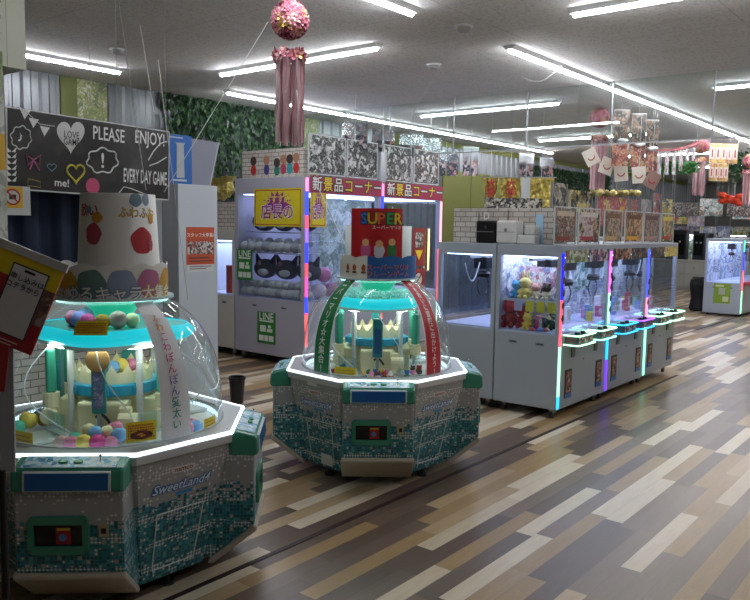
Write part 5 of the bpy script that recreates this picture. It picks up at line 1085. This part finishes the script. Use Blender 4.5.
# ------------------------------------------------------------------ far side of the hall
s7=strip_mat('right',[(0,'#8fe8a8'),(.30,'#f04858'),(.58,'#1828e8'),(.84,'#40d8a0')],.1,1.7)
gR='grey claw machines at the right edge'
for i in range(3):
    c=cabinet('claw_machine',('nearest unit of the claw machine row at the right edge, green poster on its base','second unit of the claw machine row at the right edge','farthest unit of the claw machine row at the right edge')[i],(-4.27,18.25+1.25*i,0),0,1.25,.80,.05,.74,1.66,1.73,plain('#a4adb8',.38,.1),gR,lamp=7.,strips=((.03,s7,.05,.08,1.70),),right_glass=False,backmat=CUP,claws=((.5,.5),),casters=True)
    for k in (0,1): MB().box(0,.14,.18+.6*k,.50+.6*k,.70,.78).build('control_panel',plain('#a84a58' if i==0 else '#55585e',.4),c,.02)
a,b=ony(714,283,18.24),ony(729.5,304,18.24); M=facing_y((a.x+b.x)/2,18.2495,(a.z+b.z)/2); w,h=b.x-a.x,a.z-b.z
t=MB().box(-w/2,w/2,-h/2,h/2,0,.004,M).build('green_poster',plain('#7c9a2c',.5)); tag(t,'olive green poster on the base of the right-edge claw machine','poster'); MB().box(-w*.2,w*.2,-h*.05,h*.28,.004,.006,M).build('grey_square',plain('#a9ab9c',.5),t); mb=MB(); mb.box(-w*.4,w*.1,h*.33,h*.42,.004,.006,M); mb.box(w*.05,w*.4,-h*.4,-h*.15,.004,.006,M); mb.build('pale_marks',plain('#c6cc9a',.5),t)
for k in range(4): card('prize_poster','pale blue picture sheet inside the right-edge claw machine','poster',facing_y(-4.95+.16*k,18.75,1.1+.12*(k%2)),.13,.3,busy('bluesheet',['#a8b8e8','#e8ecf8','#6a7ac0','#c8d0f0'],30.,k),'picture sheets in the right-edge machine')
# counter
t=thing('service_counter','long pale counter with drawers far behind the grey island','counter',(-7.5,25.4,0))
MB().box(-1.4,1.6,0,.7,.0,.92).build('counter_body',plain('#a9a9a4',.5),t,.01); MB().box(-1.45,1.65,-.04,.74,.92,.96).build('worktop',plain('#c8c8c4',.4),t)
for k in range(5):
    for j in range(2):
        d_=MB().box(-1.35+.6*k,-.80+.6*k,-.015,0,.12+.40*j,.48+.40*j).build('drawer',plain('#b4b4ae',.5),t,.006); MB().box(-1.12+.6*k,-1.04+.6*k,-.025,-.015,.30+.40*j,.32+.40*j).build('handle',plain('#5a5a5c',.4),d_)
for k,(x,w,h,c,l) in enumerate(((-8.05,.62,.95,'#1a1c22','tall black display case standing on the far counter'),(-7.35,.36,.92,'#2c3038','narrow dark grey case beside the black one on the far counter'),(-6.85,.5,.40,'#8f8f94','grey appliance at the right end of the far counter'))):
    t=thing('display_case',l,'display case',(x,25.8,.962)); MB().box(-w/2,w/2,-.15,.15,0,h).build('case_body',plain(c,.4),t,.01); MB().box(-w*.4,w*.4,-.156,-.15,h*.15,h*.85).build('case_door',plain('#0e0f12' if k<2 else '#4a4a50',.2),t)
    for q in (-1,1): MB().ball((q*w*.18,-.16,h*.6),.03,8,6).build('knob',plain('#c8c8c8',.3),t)
# black stool
t=thing('black_stool','black rounded stool beside the claw machine at the right edge','stool',(-5.35,19.0,0)); MB().lathe([(.20,0),(.24,.05),(.20,.3),(.24,.62),(.22,.74),(0,.76)],20).build('padded_body',plain('#0c0c0f',.7),t); MB().lathe([(0,.76),(.2,.76),(.18,.80),(0,.81)],20).build('seat_pad',plain('#17171b',.6),t)
# far machines and signs
random.seed(17)
pals=[['#c8c8d4','#8aa0d8','#e8e8f0','#d88aa0'],['#b8c8b0','#e8e8d8','#6a9a6a','#d8c040'],['#5a4a3a','#a8866a','#2a221c','#c8b090'],['#c83a5a','#e8b0bc','#f0ecec','#7a2038']]
for k in range(7):
    x=-8.4+1.35*k; c=thing('arcade_cabinet',('first second third fourth fifth sixth seventh'.split()[k])+' arcade cabinet from the left in the farthest row','arcade machine',(x,28.2,0),0,'farthest arcade cabinets')
    MB().box(-.55,.55,0,.9,0,.85).build('lower_cabinet',plain(('#a8a8aa','#8c8c92','#b4b0a8')[k%3],.5),c,.01); MB().box(-.55,.55,0,.9,1.75,2.05).build('header',busy('hd%d'%k,pals[k%4],10.,k),c)
    MB().box(-.55,-.50,0,.9,.85,1.75).build('side_frame',plain('#8f9296',.4),c); MB().box(.50,.55,0,.9,.85,1.75).build('side_frame',plain('#8f9296',.4),c); MB().box(-.5,.5,.5,.52,.85,1.75).build('display',busy('ds%d'%k,pals[(k+1)%4],8.,k),c); MB().box(-.48,.48,.1,.5,1.72,1.745).build('interior_lamp',emis('#dfe6ff',5.),c)
for k,(px0,px1,py0,py1,d,pal,l) in enumerate(((673,687,217,224,24.5,['#d8d040','#e8e090','#c0a830','#d0604a'],'yellow sign over the black display case'),(688,704,216,226,24.5,['#b8d0c0','#d8d0e0','#a8b0d0','#c890b0'],'pale pastel sign over the far counter, upper'),(700,715,227,233,24.,['#b0c8d8','#d8d8e8','#e0d880','#90a0c8'],'pastel sign over the far counter, lower'),(700,722,199,216,22.,['#4a5a5a','#7a8a86','#8a6a40','#a8b0ac'],'dark green and brown panel near the third tassel'),(727,743,204,216,22.,['#3a2e2a','#5c4a42','#8a7468'],'dark brown panel under the red decoration'),(662,672,199,216,22.,['#8a8038','#b0a040','#4a5a6a'],'olive sign behind the green card'),(673,698,203,216,23.,['#5a5650','#77736c','#4a4642'],'grey-brown sign beyond the green card'),(744,757,204,216,22.,['#2c2624','#5a4c46','#7c6a60'],'dark panel at the far right edge'),(733,752,217,219,21.5,['#c85a5a','#5aa8a8','#d8d8d0','#e07a6a'],'thin striped awning strip at the right'),(716,730,226,238,23.,['#6a7aa0','#8a94b8','#c0c8e0','#3a4260'],'blue-framed screen at the far right'))):
    p0,p1=at(px0,py1,d),at(px1,py0,d); w=(px1-px0)*d/Fpx; hh=p1.z-p0.z; cx,cy=(p0.x+p1.x)/2,(p0.y+p1.y)/2
    t=thing('hanging_sign',l,'sign',(cx,cy,p0.z),math.radians(30)); MB().box(-w/2,w/2,-.02,.02,0,hh).build('sign_face',busy('far%d'%k,pal,7.,k),t); 
    for s in (-1,1): MB().cyl((s*w*.45,0,hh),(s*w*.45,0,CH-p0.z),.006,4).build('hanger',SILVER,t)
p=at(734,199,20.); t=thing('crab_decoration','bright red-orange paper crab-like decoration hanging at the far right','hanging decoration',p,math.radians(30)); 
mb=MB(); random.seed(3)
for i in range(14): mb.ball((random.uniform(-.28,.28),random.uniform(-.08,.08),random.uniform(-.14,.14)),random.uniform(.05,.10),7,5,(1.3,1,.8),.3)
mb.build('paper_body',plain('#d8401f',.6),t)
for s in (-1,1): MB().cyl((s*.25,0,.05),(s*.45,0,.22),.04,6,.01).build('claw',plain('#e05a2c',.6),t)
MB().cyl((0,0,.1),(0,0,CH-p.z),.004,4).build('cord',WHITE,t)
# second island seen over the grey one
for i in range(4):
    c=cabinet('claw_machine',('first','second','third','fourth')[i]+' grey claw machine of the island beyond, seen through the near glass',(-6.0,12.6+1.25*i,0),0,1.25,.9,.1,.85,1.62,1.735,plain('#a9adb4',.4,.1),'claw machines of the island beyond',lamp=6.,backmat=CUP,claws=((.5,.4),),casters=False)

# ------------------------------------------------------------------ render look
w=bpy.data.worlds.new('world'); SC.world=w; w.use_nodes=True; w.node_tree.nodes['Background'].inputs[0].default_value=(.68,.67,.65,1); w.node_tree.nodes['Background'].inputs[1].default_value=.06
SC.view_settings.view_transform='Standard'; SC.view_settings.look='None'; SC.view_settings.gamma=1; SC.view_settings.exposure=-.05
SC.cycles.use_denoising=True; SC.cycles.max_bounces=10; SC.cycles.transparent_max_bounces=24; SC.cycles.caustics_reflective=False; SC.cycles.caustics_refractive=False
